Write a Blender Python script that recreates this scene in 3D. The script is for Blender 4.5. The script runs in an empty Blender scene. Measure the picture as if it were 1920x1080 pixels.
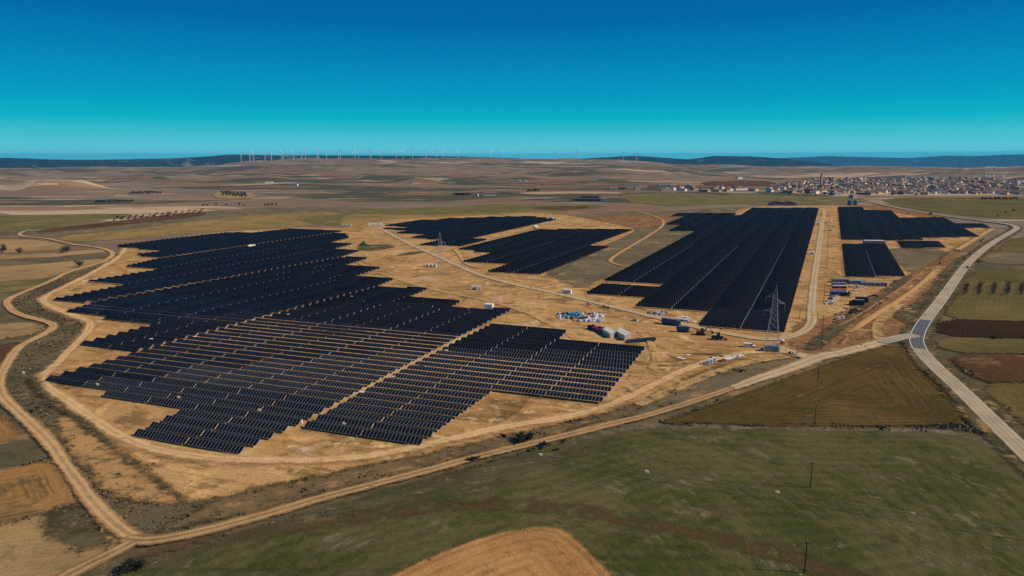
import bpy, math, random
import numpy as np
from mathutils import Matrix, Vector

# ------------------------------------------------------------------ camera, sky, sun
sc = bpy.context.scene
COL = sc.collection
F, YH, CH = 1297.0, 296.0, 92.0            # focal length in photo pixels, eye-level row, camera height
TH = math.atan((540 - YH) / F)
cam_d = bpy.data.cameras.new('camera'); cam = bpy.data.objects.new('camera', cam_d); COL.objects.link(cam)
cam_d.sensor_width = 36; cam_d.lens = F / 1920 * 36; cam_d.clip_start = 1; cam_d.clip_end = 60000
cam.location = (0, 0, CH); cam.rotation_euler = (math.pi / 2 - TH, 0, 0)
sc.camera = cam

SUN_AZ, SUN_EL = 97.0, 36.0               # azimuth clockwise from +Y
world = bpy.data.worlds.new('World'); sc.world = world; world.use_nodes = True
wt = world.node_tree; bg = wt.nodes['Background']
sky = wt.nodes.new('ShaderNodeTexSky'); sky.sky_type = 'NISHITA'; sky.sun_disc = False
sky.sun_elevation = math.radians(SUN_EL); sky.sun_rotation = math.radians(SUN_AZ)
sky.air_density = 1.0; sky.dust_density = 0.3; sky.ozone_density = 3.0; sky.altitude = 900
# the photograph's teal colour grade: the sky texture's red/blue ratio picks the graded colour
sepc = wt.nodes.new('ShaderNodeSeparateColor'); wt.links.new(sky.outputs[0], sepc.inputs[0])
div = wt.nodes.new('ShaderNodeMath'); div.operation = 'DIVIDE'; wt.links.new(sepc.outputs[0], div.inputs[0]); wt.links.new(sepc.outputs[2], div.inputs[1])
mr = wt.nodes.new('ShaderNodeMapRange'); mr.inputs[1].default_value = .25; mr.inputs[2].default_value = 1.45; wt.links.new(div.outputs[0], mr.inputs[0])
rmp = wt.nodes.new('ShaderNodeValToRGB'); wt.links.new(mr.outputs[0], rmp.inputs[0])
def _l(c): return tuple(((v / 255 + .055) / 1.055) ** 2.4 if v > 10 else v / 255 / 12.92 for v in c)
for i, (t, c) in enumerate([(.27, (0, 84, 150)), (.39, (0, 104, 164)), (.415, (0, 118, 173)), (.47, (0, 136, 184)), (.53, (0, 147, 190)), (.61, (0, 160, 193)), (.76, (2, 180, 198)), (.92, (26, 192, 206)), (1.10, (80, 206, 220)), (1.31, (108, 216, 228))]):
    e = rmp.color_ramp.elements[i] if i < 2 else rmp.color_ramp.elements.new(.5)
    e.position = (t - .25) / 1.2; e.color = (*_l(c), 1)
wt.links.new(rmp.outputs[0], bg.inputs[0])
bg.inputs[1].default_value = 1.0            # the grade already holds the sky at the photograph's brightness

sun_d = bpy.data.lights.new('sun', 'SUN'); sun_d.energy = 4.6; sun_d.angle = math.radians(.53); sun_d.color = (1, .85, .66)
sun = bpy.data.objects.new('sun', sun_d); COL.objects.link(sun)
SD = Vector((math.sin(math.radians(SUN_AZ)) * math.cos(math.radians(SUN_EL)), math.cos(math.radians(SUN_AZ)) * math.cos(math.radians(SUN_EL)), math.sin(math.radians(SUN_EL))))
sun.rotation_euler = SD.to_track_quat('Z', 'Y').to_euler(); sun.location = (300, -100, 300)
sc.view_settings.view_transform = 'Standard'; sc.view_settings.look = 'None'
sc.view_settings.exposure = 0.0; sc.view_settings.gamma = 1.0; sc.view_settings.use_curve_mapping = False
sc.render.engine = 'CYCLES'
sc.cycles.max_bounces = 5; sc.cycles.diffuse_bounces = 2; sc.cycles.glossy_bounces = 2; sc.cycles.transparent_max_bounces = 16; sc.cycles.volume_bounces = 0
sc.cycles.use_denoising = False; sc.cycles.denoiser = 'OPENIMAGEDENOISE'; sc.cycles.denoising_prefilter = 'ACCURATE'

rnd = random.Random(7)
RNG = np.random.default_rng(11)

# ------------------------------------------------------------------ terrain and layout helpers
def sstep(a, b, x):
    t = np.clip((x - a) / (b - a), 0, 1); return t * t * (3 - 2 * t)
_W = [(RNG.uniform(0, 6.28), RNG.uniform(0, 6.28), w) for w in (2600, 1900, 1300, 950, 700, 520, 380, 290, 220, 160)]
def rolling(x, y):
    s = 0
    for i, (ph, th, w) in enumerate(_W):
        k = 2 * math.pi / w
        s = s + (w / 1500) ** .62 * .85 * np.sin(k * (x * math.cos(th) + y * math.sin(th)) + ph + 1.3 * np.sin(k * .6 * (x * math.sin(th + 1) - y * math.cos(th + 1)) + i))
    return s
def terrain(x, y):
    x = np.asarray(x, float); y = np.asarray(y, float)
    d = np.hypot(x, y); az = np.degrees(np.arctan2(x, y))
    top = 6 + 58 * sstep(-27, -15, az) - 56 * sstep(6, 18, az)
    h = top * sstep(1650, 6200, d)
    amp = 5 * sstep(1500, 3600, d) * (1 - .75 * sstep(12, 20, az) * (1 - sstep(2600, 3400, d)))
    h = h + amp * rolling(x, y)
    plate = 16 * sstep(-24, -20, az) * (1 - sstep(9, 14, az)) * sstep(5200, 5900, d)     # the wind farm plateau
    h = h + plate
    h = h - 260 * sstep(7400, 10500, d)
    # single hills in the plain
    for (hx, hy, r, hh) in HILLS:
        q = np.hypot((x - hx) / r, (y - hy) / (r * .7)); h = h + hh * np.clip(1.25 * (1 - sstep(.25, 1.0, q)), 0, 1)
    return h
HILLS = []
def at(px, py, h=0.0):
    """ground point (at height h) that the photograph shows at pixel px, py"""
    a = (px - 960) / F; b = (py - 540) / F
    t = (CH - h) / (math.sin(TH) + b * math.cos(TH))
    return np.array([t * a, t * (math.cos(TH) - b * math.sin(TH))])
def atT(px, py):
    h = 0.0
    for _ in range(14):
        p = at(px, py, min(h, CH - 4)); h = .5 * h + .5 * float(terrain(*p))
    return p
def project(x, y, z):
    dy, dz = y, z - CH
    f = dy * math.cos(TH) - dz * math.sin(TH); u = dy * math.sin(TH) + dz * math.cos(TH)
    return 960 + F * x / f, 540 - F * u / f
HILLS = [(*at(108, 352), 170, 24), (*at(830, 345), 240, 16), (*at(735, 340), 200, 11), (*at(1270, 327), 300, 18), (*at(300, 338), 260, 12)]

def chaikin(P, n=1, closed=True):
    P = np.array(P, float)
    for _ in range(n):
        Q = np.roll(P, -1, 0) if closed else P[1:]
        A = P if closed else P[:-1]
        R = np.empty((2 * len(A), 2)); R[0::2] = .75 * A + .25 * Q; R[1::2] = .25 * A + .75 * Q
        if not closed: R = np.vstack([P[:1], R, P[-1:]])
        P = R
    return P
def inside(P, X, Y):
    c = np.zeros(np.shape(X), bool); n = len(P)
    for i in range(n):
        x1, y1 = P[i]; x2, y2 = P[(i + 1) % n]
        if y1 == y2: continue
        k = ((y1 > Y) != (y2 > Y)) & (X < (x2 - x1) * (Y - y1) / (y2 - y1) + x1)
        c ^= k
    return c
def seg_dist(P, X, Y, closed=True):
    D = np.full(np.shape(X), 1e9); n = len(P)
    for i in range(n if closed else n - 1):
        x1, y1 = P[i]; x2, y2 = P[(i + 1) % n]
        dx, dy = x2 - x1, y2 - y1; L = dx * dx + dy * dy + 1e-9
        t = np.clip(((X - x1) * dx + (Y - y1) * dy) / L, 0, 1)
        D = np.minimum(D, np.hypot(X - x1 - t * dx, Y - y1 - t * dy))
    return D

# ------------------------------------------------------------------ materials
def lin(c):
    return tuple(((v / 255 + .055) / 1.055) ** 2.4 if v > 10 else v / 255 / 12.92 for v in c)
KILL = (.86, .86, .86)                      # light on level ground: display colour / albedo
def alb(c, k=1.0):
    return tuple(min(.85, v / q * k) for v, q in zip(lin(c), KILL))
class NT:
    def __init__(s, name):
        s.m = bpy.data.materials.new(name); s.m.use_nodes = True; s.t = s.m.node_tree
        s.b = s.t.nodes['Principled BSDF']; s.o = s.t.nodes['Material Output']
    def n(s, typ, **kw):
        nd = s.t.nodes.new(typ)
        for k, v in kw.items(): setattr(nd, k, v)
        return nd
    def put(s, sock, v):
        if isinstance(v, bpy.types.NodeSocket): s.t.links.new(v, sock)
        elif isinstance(v, (tuple, list)) and len(v) == 3 and sock.type == 'RGBA': sock.default_value = (*v, 1)
        else: sock.default_value = v
    def math(s, op, a, b=0.0, c=0.0, clamp=False):
        nd = s.n('ShaderNodeMath', operation=op, use_clamp=clamp)
        s.put(nd.inputs[0], a); s.put(nd.inputs[1], b); s.put(nd.inputs[2], c); return nd.outputs[0]
    def mix(s, f, a, b, blend='MIX'):
        nd = s.n('ShaderNodeMix', data_type='RGBA', blend_type=blend)
        s.put(nd.inputs[0], f); s.put(nd.inputs[6], a); s.put(nd.inputs[7], b); return nd.outputs[2]
    def ramp(s, v, lo, hi):
        nd = s.n('ShaderNodeMapRange', interpolation_type='SMOOTHSTEP')
        s.put(nd.inputs[0], v); s.put(nd.inputs[1], lo); s.put(nd.inputs[2], hi); return nd.outputs[0]
    def pos(s): return s.n('ShaderNodeNewGeometry').outputs['Position']
    def noise(s, vec, scale, detail=4, rough=.55, off=0.0):
        nd = s.n('ShaderNodeTexNoise'); 
        if off:
            v = s.n('ShaderNodeVectorMath', operation='ADD'); s.put(v.inputs[0], vec); v.inputs[1].default_value = (off, off * .7, off * .3); vec = v.outputs[0]
        s.put(nd.inputs['Vector'], vec); nd.inputs['Scale'].default_value = scale; nd.inputs['Detail'].default_value = detail; nd.inputs['Roughness'].default_value = rough
        return nd.outputs[0]
    def attr(s, name): 
        return s.n('ShaderNodeAttribute', attribute_name=name).outputs['Fac']
    def xyz(s, x, y=0.0, z=0.0):
        nd = s.n('ShaderNodeCombineXYZ'); s.put(nd.inputs[0], x); s.put(nd.inputs[1], y); s.put(nd.inputs[2], z); return nd.outputs[0]
    def rot(s, vec, deg, sx, sy):
        nd = s.n('ShaderNodeMapping', vector_type='TEXTURE'); s.put(nd.inputs[0], vec)
        nd.inputs[2].default_value = (0, 0, math.radians(deg)); nd.inputs[3].default_value = (sx, sy, 1); return nd.outputs[0]

def plain(name, rgb, rough=.7, spec=.3, var=.15, metal=0.0, scale=2.0):
    s = NT(name)
    n = s.noise(s.pos(), scale, 4)
    f = s.math('MULTIPLY_ADD', n, 2 * var, 1 - var)
    s.put(s.b.inputs['Base Color'], s.mix(1.0, rgb, s.xyz(f, f, f), 'MULTIPLY'))
    s.b.inputs['Roughness'].default_value = rough; s.b.inputs['Specular IOR Level'].default_value = spec; s.b.inputs['Metallic'].default_value = metal
    return s.m
_seed = [0]
def ground_mat(name, c1, c2, c3=None, big=70, med=9, streak=None, streak_amt=.5, edge=(1.0, 2.5), p3=.62, fine=.35, alpha=1.0, track=None, ruts=0.0, rows=None, c4=None):
    """earth, crops and scrub: colours are photo colours, turned into albedo"""
    s = NT(name); _seed[0] += 37; off = float(_seed[0])
    P = s.pos()
    def st(v, k): return s.math('MULTIPLY_ADD', s.math('SUBTRACT', v, .5), k, .5, True)
    nb = st(s.noise(P, 1 / big, 5, .62, off), 2.2); nm = st(s.noise(P, 1 / med, 7, .7, off), 2.4); nf = st(s.noise(P, 1 / 1.3, 5, .75, off), 2.8)
    if streak is not None:
        if streak == 'd':
            w = s.math('ADD', s.attr('d'), s.math('MULTIPLY', nm, 1.2)); w = s.math('ADD', w, s.math('MULTIPLY', nb, 2.0))
            sv = s.noise(s.xyz(w, s.math('MULTIPLY', nb, .6)), .5, 5, .7)
        elif streak == 'arc':
            w = s.math('ADD', s.attr('arc'), s.math('MULTIPLY', nm, 2.0)); w = s.math('ADD', w, s.math('MULTIPLY', nb, 5.0))
            sv = s.noise(s.xyz(w, s.math('MULTIPLY', s.attr('u'), .10)), .30, 8, .76)
        else:
            sv = s.noise(s.rot(P, streak[0], streak[1], streak[2]), 1.0, 7, .7)
        nm = s.math('ADD', s.math('MULTIPLY', nm, 1 - streak_amt), s.math('MULTIPLY', st(sv, 3.0), streak_amt))
    f = s.ramp(s.math('ADD', s.math('MULTIPLY', nb, .45), s.math('MULTIPLY', nm, .55)), .28, .72)
    col = s.mix(f, alb(c1), alb(c2))
    if c3 is not None:
        g = s.ramp(s.math('ADD', s.math('MULTIPLY', st(s.noise(P, 1 / (big * .45), 6, .66, off + 11), 2.2), .5), s.math('MULTIPLY', nm, .5)), p3 - .06, p3 + .10)
        col = s.mix(g, col, alb(c3))
    if c4 is not None:
        g = s.ramp(st(s.noise(P, 1 / (big * .2), 7, .72, off + 23), 2.4), .62, .82); col = s.mix(s.math('MULTIPLY', g, .8), col, alb(c4))
    if ruts:                                 # winding tyre tracks
        for sc_, o_, wd, lum in ((1 / 60, 3, .011, 1.34), (1 / 45, 71, .010, .66), (1 / 90, 140, .008, .70), (1 / 34, 210, .010, 1.25)):
            iso = s.math('ABSOLUTE', s.math('SUBTRACT', s.noise(P, sc_, 1.5, .4, off + o_), .5)); k = s.math('MULTIPLY', s.math('SUBTRACT', 1.0, s.ramp(iso, wd * .4, wd)), s.math('MULTIPLY', s.ramp(nm, .25, .6), ruts))
            m_ = s.math('MULTIPLY_ADD', k, lum - 1, 1.0); col = s.mix(1.0, col, s.xyz(m_, m_, m_), 'MULTIPLY')
    if rows is not None:                     # drill rows: (period, strength)
        wv = s.math('SINE', s.math('MULTIPLY', s.math('ADD', s.attr('d'), s.math('MULTIPLY', nb, 1.2)), 6.283 / rows[0])); m_ = s.math('MULTIPLY_ADD', s.math('MULTIPLY', wv, nm), rows[1], 1.0); col = s.mix(1.0, col, s.xyz(m_, m_, m_), 'MULTIPLY')
    v = s.math('MULTIPLY_ADD', s.math('ADD', s.math('MULTIPLY', nf, .6), s.math('MULTIPLY', nm, .4)), fine * 1.5, 1 - fine * .75)
    col = s.mix(1.0, col, s.xyz(v, v, v), 'MULTIPLY')
    if track is not None:                    # wheel ruts: (rut offset, rut half width, rut colour, verge colour)
        u = s.math('ABSOLUTE', s.math('ADD', s.attr('u'), s.math('MULTIPLY', s.math('SUBTRACT', s.noise(P, 1 / 25, 3, .5, off), .5), 1.6)))
        r = s.math('ABSOLUTE', s.math('SUBTRACT', u, track[0]))
        k = s.math('SUBTRACT', 1.0, s.ramp(s.math('ADD', r, s.math('MULTIPLY', s.math('SUBTRACT', nm, .5), .6)), track[1] * .4, track[1] * 1.5))
        col = s.mix(s.math('MULTIPLY', k, .7), col, alb(track[2]))
    s.put(s.b.inputs['Base Color'], col)
    s.b.inputs['Roughness'].default_value = 1.0; s.b.inputs['Specular IOR Level'].default_value = 0.0
    bp = s.n('ShaderNodeBump'); bp.inputs['Strength'].default_value = .5; bp.inputs['Distance'].default_value = .45
    s.put(bp.inputs['Height'], s.math('ADD', s.math('MULTIPLY', nf, .4), nm)); s.put(s.b.inputs['Normal'], bp.outputs[0])
    if edge:
        e = s.math('ADD', s.attr('d'), s.math('MULTIPLY', s.math('SUBTRACT', s.noise(P, .22, 6, .74, off), .5), edge[1] * 2.6))
        e = s.math('ADD', e, s.math('MULTIPLY', s.math('SUBTRACT', s.noise(P, 1 / 28, 2, .5, off + 5), .5), edge[1] * 1.6))
        a = s.ramp(e, -edge[0] * .6, edge[0] * .6)
        if alpha < 1: a = s.math('MULTIPLY', a, s.math('MULTIPLY', s.ramp(nm, .2, .7), alpha))
        s.put(s.b.inputs['Alpha'], a)
    return s.m

# ------------------------------------------------------------------ mesh helpers
class MB:
    def __init__(s): s.v = []; s.f = []; s.m = []
    def add(s, V, Fc, mi=0):
        o = len(s.v); s.v.extend([tuple(map(float, p)) for p in V]); s.f.extend([tuple(i + o for i in q) for q in Fc]); s.m.extend([mi] * len(Fc)); return s
    def box(s, x0, x1, y0, y1, z0, z1, mi=0, top=(1, 1), shift=(0, 0)):
        cx, cy = (x0 + x1) / 2, (y0 + y1) / 2; hx, hy = (x1 - x0) / 2, (y1 - y0) / 2
        V = [(cx + a * hx, cy + b * hy, z0) for a, b in ((-1, -1), (1, -1), (1, 1), (-1, 1))] + [(cx + shift[0] + a * hx * top[0], cy + shift[1] + b * hy * top[1], z1) for a, b in ((-1, -1), (1, -1), (1, 1), (-1, 1))]
        return s.add(V, [(3, 2, 1, 0), (4, 5, 6, 7), (0, 1, 5, 4), (1, 2, 6, 5), (2, 3, 7, 6), (3, 0, 4, 7)], mi)
    def bar(s, a, b, r, r2=None, n=4, mi=0):
        a, b = Vector(a), Vector(b); d = (b - a).normalized(); q = d.orthogonal().normalized(); w = d.cross(q); r2 = r if r2 is None else r2
        V = []
        for c, rr in ((a, r), (b, r2)):
            for i in range(n):
                t = 2 * math.pi * (i + .5) / n; V.append(c + (q * math.cos(t) + w * math.sin(t)) * rr)
        return s.add(V, [tuple(range(n))[::-1], tuple(range(n, 2 * n))] + [(i, (i + 1) % n, n + (i + 1) % n, n + i) for i in range(n)], mi)
    def cyl(s, x, y, z0, z1, r, r2=None, n=12, mi=0): return s.bar((x, y, z0), (x, y, z1), r, r2, n, mi)
    def wheel(s, x, y, r, w, mi=0): return s.bar((x, y - w / 2, r), (x, y + w / 2, r), r, None, 12, mi)
    def prism(s, prof, y0, y1, mi=0):          # profile in x,z extruded along y
        n = len(prof); V = [(p[0], y0, p[1]) for p in prof] + [(p[0], y1, p[1]) for p in prof]
        return s.add(V, [tuple(range(n)), tuple(range(2 * n - 1, n - 1, -1))] + [(i, i + n, (i + 1) % n + n, (i + 1) % n) for i in range(n)], mi)
    def mesh(s, name, mats, smooth=False):
        me = bpy.data.meshes.new(name); me.from_pydata(s.v, [], s.f)
        for m in (mats if isinstance(mats, (list, tuple)) else [mats]): me.materials.append(m)
        me.polygons.foreach_set('material_index', s.m)
        if smooth: me.polygons.foreach_set('use_smooth', [True] * len(s.f))
        me.validate(); me.update(); return me
    def build(s, name, mats, parent=None, smooth=False): return link(name, s.mesh(name, mats, smooth), parent)
def link(name, me, parent=None):
    o = bpy.data.objects.new(name, me); COL.objects.link(o)
    if parent is not None: o.parent = parent
    return o
def tag(o, label=None, cat=None, group=None, kind=None):
    if label: o['label'] = label
    if cat: o['category'] = cat
    if group: o['group'] = group
    if kind: o['kind'] = kind
    return o
def thing(name, label, cat, p, rz=0.0, group=None, z=None):
    o = link(name, None); o.location = (float(p[0]), float(p[1]), float(terrain(*p)) + .05 if z is None else z); o.rotation_euler = (0, 0, math.radians(rz)); o.empty_display_size = .5
    return tag(o, label, cat, group)
ORD = ['zeroth', 'first', 'second', 'third', 'fourth', 'fifth', 'sixth', 'seventh', 'eighth', 'ninth', 'tenth', 'eleventh', 'twelfth', 'thirteenth', 'fourteenth', 'fifteenth', 'sixteenth', 'seventeenth', 'eighteenth', 'nineteenth', 'twentieth']
def nth(n):
    if n <= 20: return ORD[n]
    ten = ['', '', 'twenty', 'thirty', 'forty', 'fifty', 'sixty', 'seventy', 'eighty', 'ninety'][n // 10 % 10]
    pre = 'hundred-' if n >= 100 else ''
    if n % 100 <= 20: return pre + (ORD[n % 100] if n % 100 else 'th')
    return pre + (ten[:-1] + 'ieth' if n % 10 == 0 else ten + '-' + ORD[n % 10])

def grid_mesh(name, X, Y, Z, keep, attrs, mat):
    ny, nx = X.shape
    idx = np.arange(ny * nx).reshape(ny, nx)
    q = np.stack([idx[:-1, :-1], idx[:-1, 1:], idx[1:, 1:], idx[1:, :-1]], -1)[keep]
    used = np.unique(q); remap = np.full(ny * nx, -1); remap[used] = np.arange(len(used)); q = remap[q]
    me = bpy.data.meshes.new(name); me.vertices.add(len(used))
    co = np.stack([X.ravel()[used], Y.ravel()[used], Z.ravel()[used]], -1).astype(np.float32)
    me.vertices.foreach_set('co', co.ravel())
    me.loops.add(q.size); me.loops.foreach_set('vertex_index', q.ravel().astype(np.int32))
    me.polygons.add(len(q)); me.polygons.foreach_set('loop_start', np.arange(0, q.size, 4, dtype=np.int32))
    for k, a in attrs.items():
        at_ = me.attributes.new(k, 'FLOAT', 'POINT'); at_.data.foreach_set('value', a.ravel()[used].astype(np.float32))
    me.materials.append(mat); me.update(); me.validate()
    return me
_lay = [0]; EDGES = []
def sheet(name, mat, px, label, round_=1, pad=4.0, arc=None, far=False, zoff=None, cat=None, kind='structure'):
    P = np.array([(atT(*p) if far else at(*p)) for p in px]); P = chaikin(P, round_)
    lo, hi = P.min(0) - pad, P.max(0) + pad
    A = (hi[0] - lo[0]) * (hi[1] - lo[1]); res = max(1.5, math.sqrt(A / 22000))
    pad = max(pad, 1.5 * res)
    xs = np.arange(lo[0] - pad, hi[0] + pad + res, res); ys = np.arange(lo[1] - pad, hi[1] + pad + res, res)
    X, Y = np.meshgrid(xs, ys); D = seg_dist(P, X, Y); I = inside(P, X, Y); S = np.where(I, D, -D)
    k = S > -pad; keep = k[:-1, :-1] | k[1:, :-1] | k[:-1, 1:] | k[1:, 1:]
    _lay[0] += 1; z = (.02 + .012 * _lay[0]) if zoff is None else zoff
    if far: z += .7
    attrs = {'d': S}
    if name == 'field' and math.hypot(*P.mean(0)) < 620: EDGES.append(P)
    if arc is not None:
        C = np.array(arc[0]); attrs['d'] = S; attrs['u'] = np.arctan2(Y - C[1], X - C[0]) * arc[1]
        attrs['arc'] = seg_dist(np.array(arc[2]), X, Y)
    o = link(name, grid_mesh(name, X, Y, terrain(X, Y) + z, keep, attrs, mat)); tag(o, label, cat, kind=kind); return o
def resample(P, step):
    P = np.array(P, float); d = np.r_[0, np.cumsum(np.hypot(*np.diff(P, axis=0).T))]; n = max(2, int(d[-1] / step) + 1); t = np.linspace(0, d[-1], n)
    return np.stack([np.interp(t, d, P[:, 0]), np.interp(t, d, P[:, 1])], -1)
def ribbon(name, mat, px, width, label, m=1.6, far=False, cat=None, world=False, w2=None, zoff=None, step=3.0, cap=True):
    P = np.array(px, float) if world else np.array([(atT(*p) if far else at(*p)) for p in px]); P = resample(chaikin(P, 3, False), step)
    T = np.gradient(P, axis=0); T /= np.hypot(T[:, 0], T[:, 1])[:, None]; Nn = np.stack([-T[:, 1], T[:, 0]], -1)
    W = np.linspace(width, w2 if w2 else width, len(P)) / 2
    X, Y, D, U = [], [], [], []
    for j in range(9):
        f = -1 + j / 4; o = f * (W + m); X.append(P[:, 0] + Nn[:, 0] * o); Y.append(P[:, 1] + Nn[:, 1] * o); D.append(W - np.abs(o)); U.append(o)
    X, Y, D, U = [np.array(a) for a in (X, Y, D, U)]
    if cap: t_ = np.arange(len(P)) * float(np.hypot(*(P[1] - P[0]))); D = np.minimum(D, (np.minimum(t_, t_[-1] - t_) - 1.0)[None, :])
    _lay[0] += 1; z = (.02 + .012 * _lay[0]) if zoff is None else zoff
    if far: z += .9
    o = link(name, grid_mesh(name, X, Y, terrain(X, Y) + z, np.ones((8, len(P) - 1), bool), {'d': D, 'u': U}, mat)); tag(o, label, cat, kind='structure'); return o

# ------------------------------------------------------------------ ground sheet to the horizon
def base_ground_material():
    s = NT('open_country'); P = s.pos()
    nb = s.noise(P, 1 / 90, 5, .6); nm = s.noise(P, 1 / 8, 7, .7); nf = s.noise(P, 1 / 1.0, 4, .7)
    near = s.mix(s.ramp(nb, .38, .62), alb((86, 78, 56)), alb((118, 100, 72)))
    near = s.mix(s.ramp(nm, .50, .66), near, alb((68, 62, 42)))
    near = s.mix(s.ramp(s.noise(P, 1 / 22, 6, .7, 50), .56, .68), near, alb((142, 112, 74)))
    # distant field mosaic
    W = s.n('ShaderNodeVectorMath', operation='ADD'); wn = s.n('ShaderNodeTexNoise'); s.put(wn.inputs['Vector'], P); wn.inputs['Scale'].default_value = 1 / 500; wn.inputs['Detail'].default_value = 3
    sc_ = s.n('ShaderNodeVectorMath', operation='SCALE'); s.put(sc_.inputs[0], wn.outputs[1]); sc_.inputs[3].default_value = 320
    s.put(W.inputs[0], P); s.put(W.inputs[1], sc_.outputs[0])
    flat = s.n('ShaderNodeVectorMath', operation='MULTIPLY'); s.put(flat.inputs[0], W.outputs[0]); flat.inputs[1].default_value = (1, 1, 0)
    def cells(scale, sx, ang, stops, off=0):
        v = s.n('ShaderNodeTexVoronoi'); s.put(v.inputs['Vector'], s.rot(flat.outputs[0], ang, sx, 1)); v.inputs['Scale'].default_value = scale
        if off: 
            a = s.n('ShaderNodeVectorMath', operation='ADD'); s.put(a.inputs[0], s.rot(flat.outputs[0], ang, sx, 1)); a.inputs[1].default_value = (off, off, 0); s.put(v.inputs['Vector'], a.outputs[0])
        sep = s.n('ShaderNodeSeparateColor'); s.put(sep.inputs[0], v.outputs['Color'])
        r = s.n('ShaderNodeValToRGB'); r.color_ramp.interpolation = 'CONSTANT'
        for i, c in enumerate(stops):
            e = r.color_ramp.elements[i] if i < 2 else r.color_ramp.elements.new(0)
            e.position = i / len(stops); e.color = (*alb(c), 1)
        s.put(r.inputs[0], sep.outputs[0]); return r.outputs[0], sep.outputs[1], v.outputs['Distance']
    PAL = [(118, 104, 84), (176, 150, 116), (80, 74, 62), (128, 96, 72), (100, 100, 64), (206, 180, 144), (110, 100, 86), (134, 120, 84), (92, 84, 74), (122, 82, 60), (150, 128, 100), (74, 72, 54)]
    a, ra, _ = cells(1 / 120, 2.4, 8, PAL)
    b, rb, _ = cells(1 / 260, 3.0, -9, PAL[::-1], 1700)
    c, rc, _ = cells(1 / 70, 3.0, 3, PAL[3:] + PAL[:3], 900)
    far = s.mix(s.ramp(rb, .5, .55), a, b)
    far = s.mix(s.math('MULTIPLY', s.ramp(rc, .6, .65), .8), far, c)
    st = s.noise(s.rot(P, 6, 6, 1), 1 / 38, 8, .78, 20)
    far = s.mix(s.math('MULTIPLY', s.ramp(st, .53, .62), .7), far, alb((106, 88, 68)))
    far = s.mix(s.math('MULTIPLY', s.ramp(st, .45, .36), .85), far, alb((184, 158, 126)))
    far = s.mix(s.math('MULTIPLY', s.ramp(s.noise(P, 1 / 420, 6, .7, 90), .56, .68), .55), far, alb((104, 92, 70)))
    far = s.mix(s.math('MULTIPLY', s.ramp(s.noise(P, 1 / 30, 5, .8, 60), .60, .68), .6), far, alb((88, 78, 54)))
    d = s.n('ShaderNodeVectorMath', operation='LENGTH'); s.put(d.inputs[0], P)
    dist = s.math('ADD', d.outputs[1], s.math('MULTIPLY', s.noise(P, 1 / 300, 3), 500))
    col = s.mix(s.ramp(dist, 900, 1250), near, far)
    v = s.math('MULTIPLY_ADD', s.math('ADD', s.math('MULTIPLY', nf, .5), s.math('MULTIPLY', nm, .5)), .7, .65)
    s.put(s.b.inputs['Base Color'], s.mix(1.0, col, s.xyz(v, v, v), 'MULTIPLY'))
    s.b.inputs['Roughness'].default_value = 1.0; s.b.inputs['Specular IOR Level'].default_value = 0.0
    bp = s.n('ShaderNodeBump'); bp.inputs['Strength'].default_value = .5; bp.inputs['Distance'].default_value = .6
    s.put(bp.inputs['Height'], s.math('ADD', s.math('MULTIPLY', nf, .4), nm)); s.put(s.b.inputs['Normal'], bp.outputs[0])
    return s.m
azs = np.radians(np.r_[np.arange(-180, -56, 6), np.arange(-54, 54.01, .22), np.arange(58, 181, 6)])
azs[-1] = math.pi
rad = np.r_[2, 20, 60, np.geomspace(100, 1600, 60), np.geomspace(1625, 9500, 210), np.geomspace(10000, 30000, 12)]
A_, R_ = np.meshgrid(azs, rad); GX, GY = R_ * np.sin(A_), R_ * np.cos(A_)
ground = link('ground', grid_mesh('ground', GX, GY, terrain(GX, GY), np.ones((len(rad) - 1, len(azs) - 1), bool), {}, base_ground_material()))
tag(ground, 'dry rolling farmland running out to the far hills', 'ground', kind='structure')
ground.data.polygons.foreach_set('use_smooth', [True] * len(ground.data.polygons))

def ridge(name, label, dist, depth, prof, mat, base=-300, seed=1, rough=8):
    """a mountain range with real depth: prof = (photo x, photo y of the crest)"""
    r2 = np.random.default_rng(seed); px = np.linspace(prof[0][0], prof[-1][0], 260); py = np.interp(px, [p[0] for p in prof], [p[1] for p in prof])
    kk = np.ones(7) / 7; py = np.convolve(np.pad(py, 3, 'edge'), kk, 'valid')
    az = np.arctan2((px - 960) / F, math.cos(TH)); n = 26; t = np.linspace(-1, 1, n)
    X = np.zeros((n, len(px))); Y = X.copy(); Z = X.copy(); wv = [(r2.uniform(.02, .25), r2.uniform(.5, 4), r2.uniform(0, 6), r2.uniform(0, 6)) for _ in range(16)]
    for j, tj in enumerate(t):
        dd = dist + tj * depth; X[j] = dd * np.sin(az); Y[j] = dd * np.cos(az)
        crest = CH + (YH - py) / F * dist / np.cos(az) * 1.0
        nz = sum(math.cos(b * tj * 3 + q) * np.sin(a * (px) + p_) for a, b, p_, q in wv) / 5
        sh = (1 - abs(tj) ** 1.3)
        Z[j] = base + (crest - base) * sh + rough * nz * (1 - abs(tj) * .3) * (.15 if abs(tj) < .12 else 1)
    o = link(name, grid_mesh(name, X, Y, Z, np.ones((n - 1, len(px) - 1), bool), {}, mat)); o.data.polygons.foreach_set('use_smooth', [True] * len(o.data.polygons))
    return tag(o, label, 'hills', kind='structure')
def forest_mat():
    s = NT('wooded_hillside'); P = s.pos(); n = s.noise(P, 1 / 420, 8, .7); c = s.mix(s.ramp(n, .42, .58), (.009, .013, .011), (.022, .024, .018))
    c = s.mix(s.ramp(s.noise(P, 1 / 700, 7, .75, 40), .585, .66), c, (.15, .13, .11)); s.put(s.b.inputs['Base Color'], c); s.b.inputs['Roughness'].default_value = 1; s.b.inputs['Specular IOR Level'].default_value = 0
    return s.m
FOREST = forest_mat()
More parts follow.
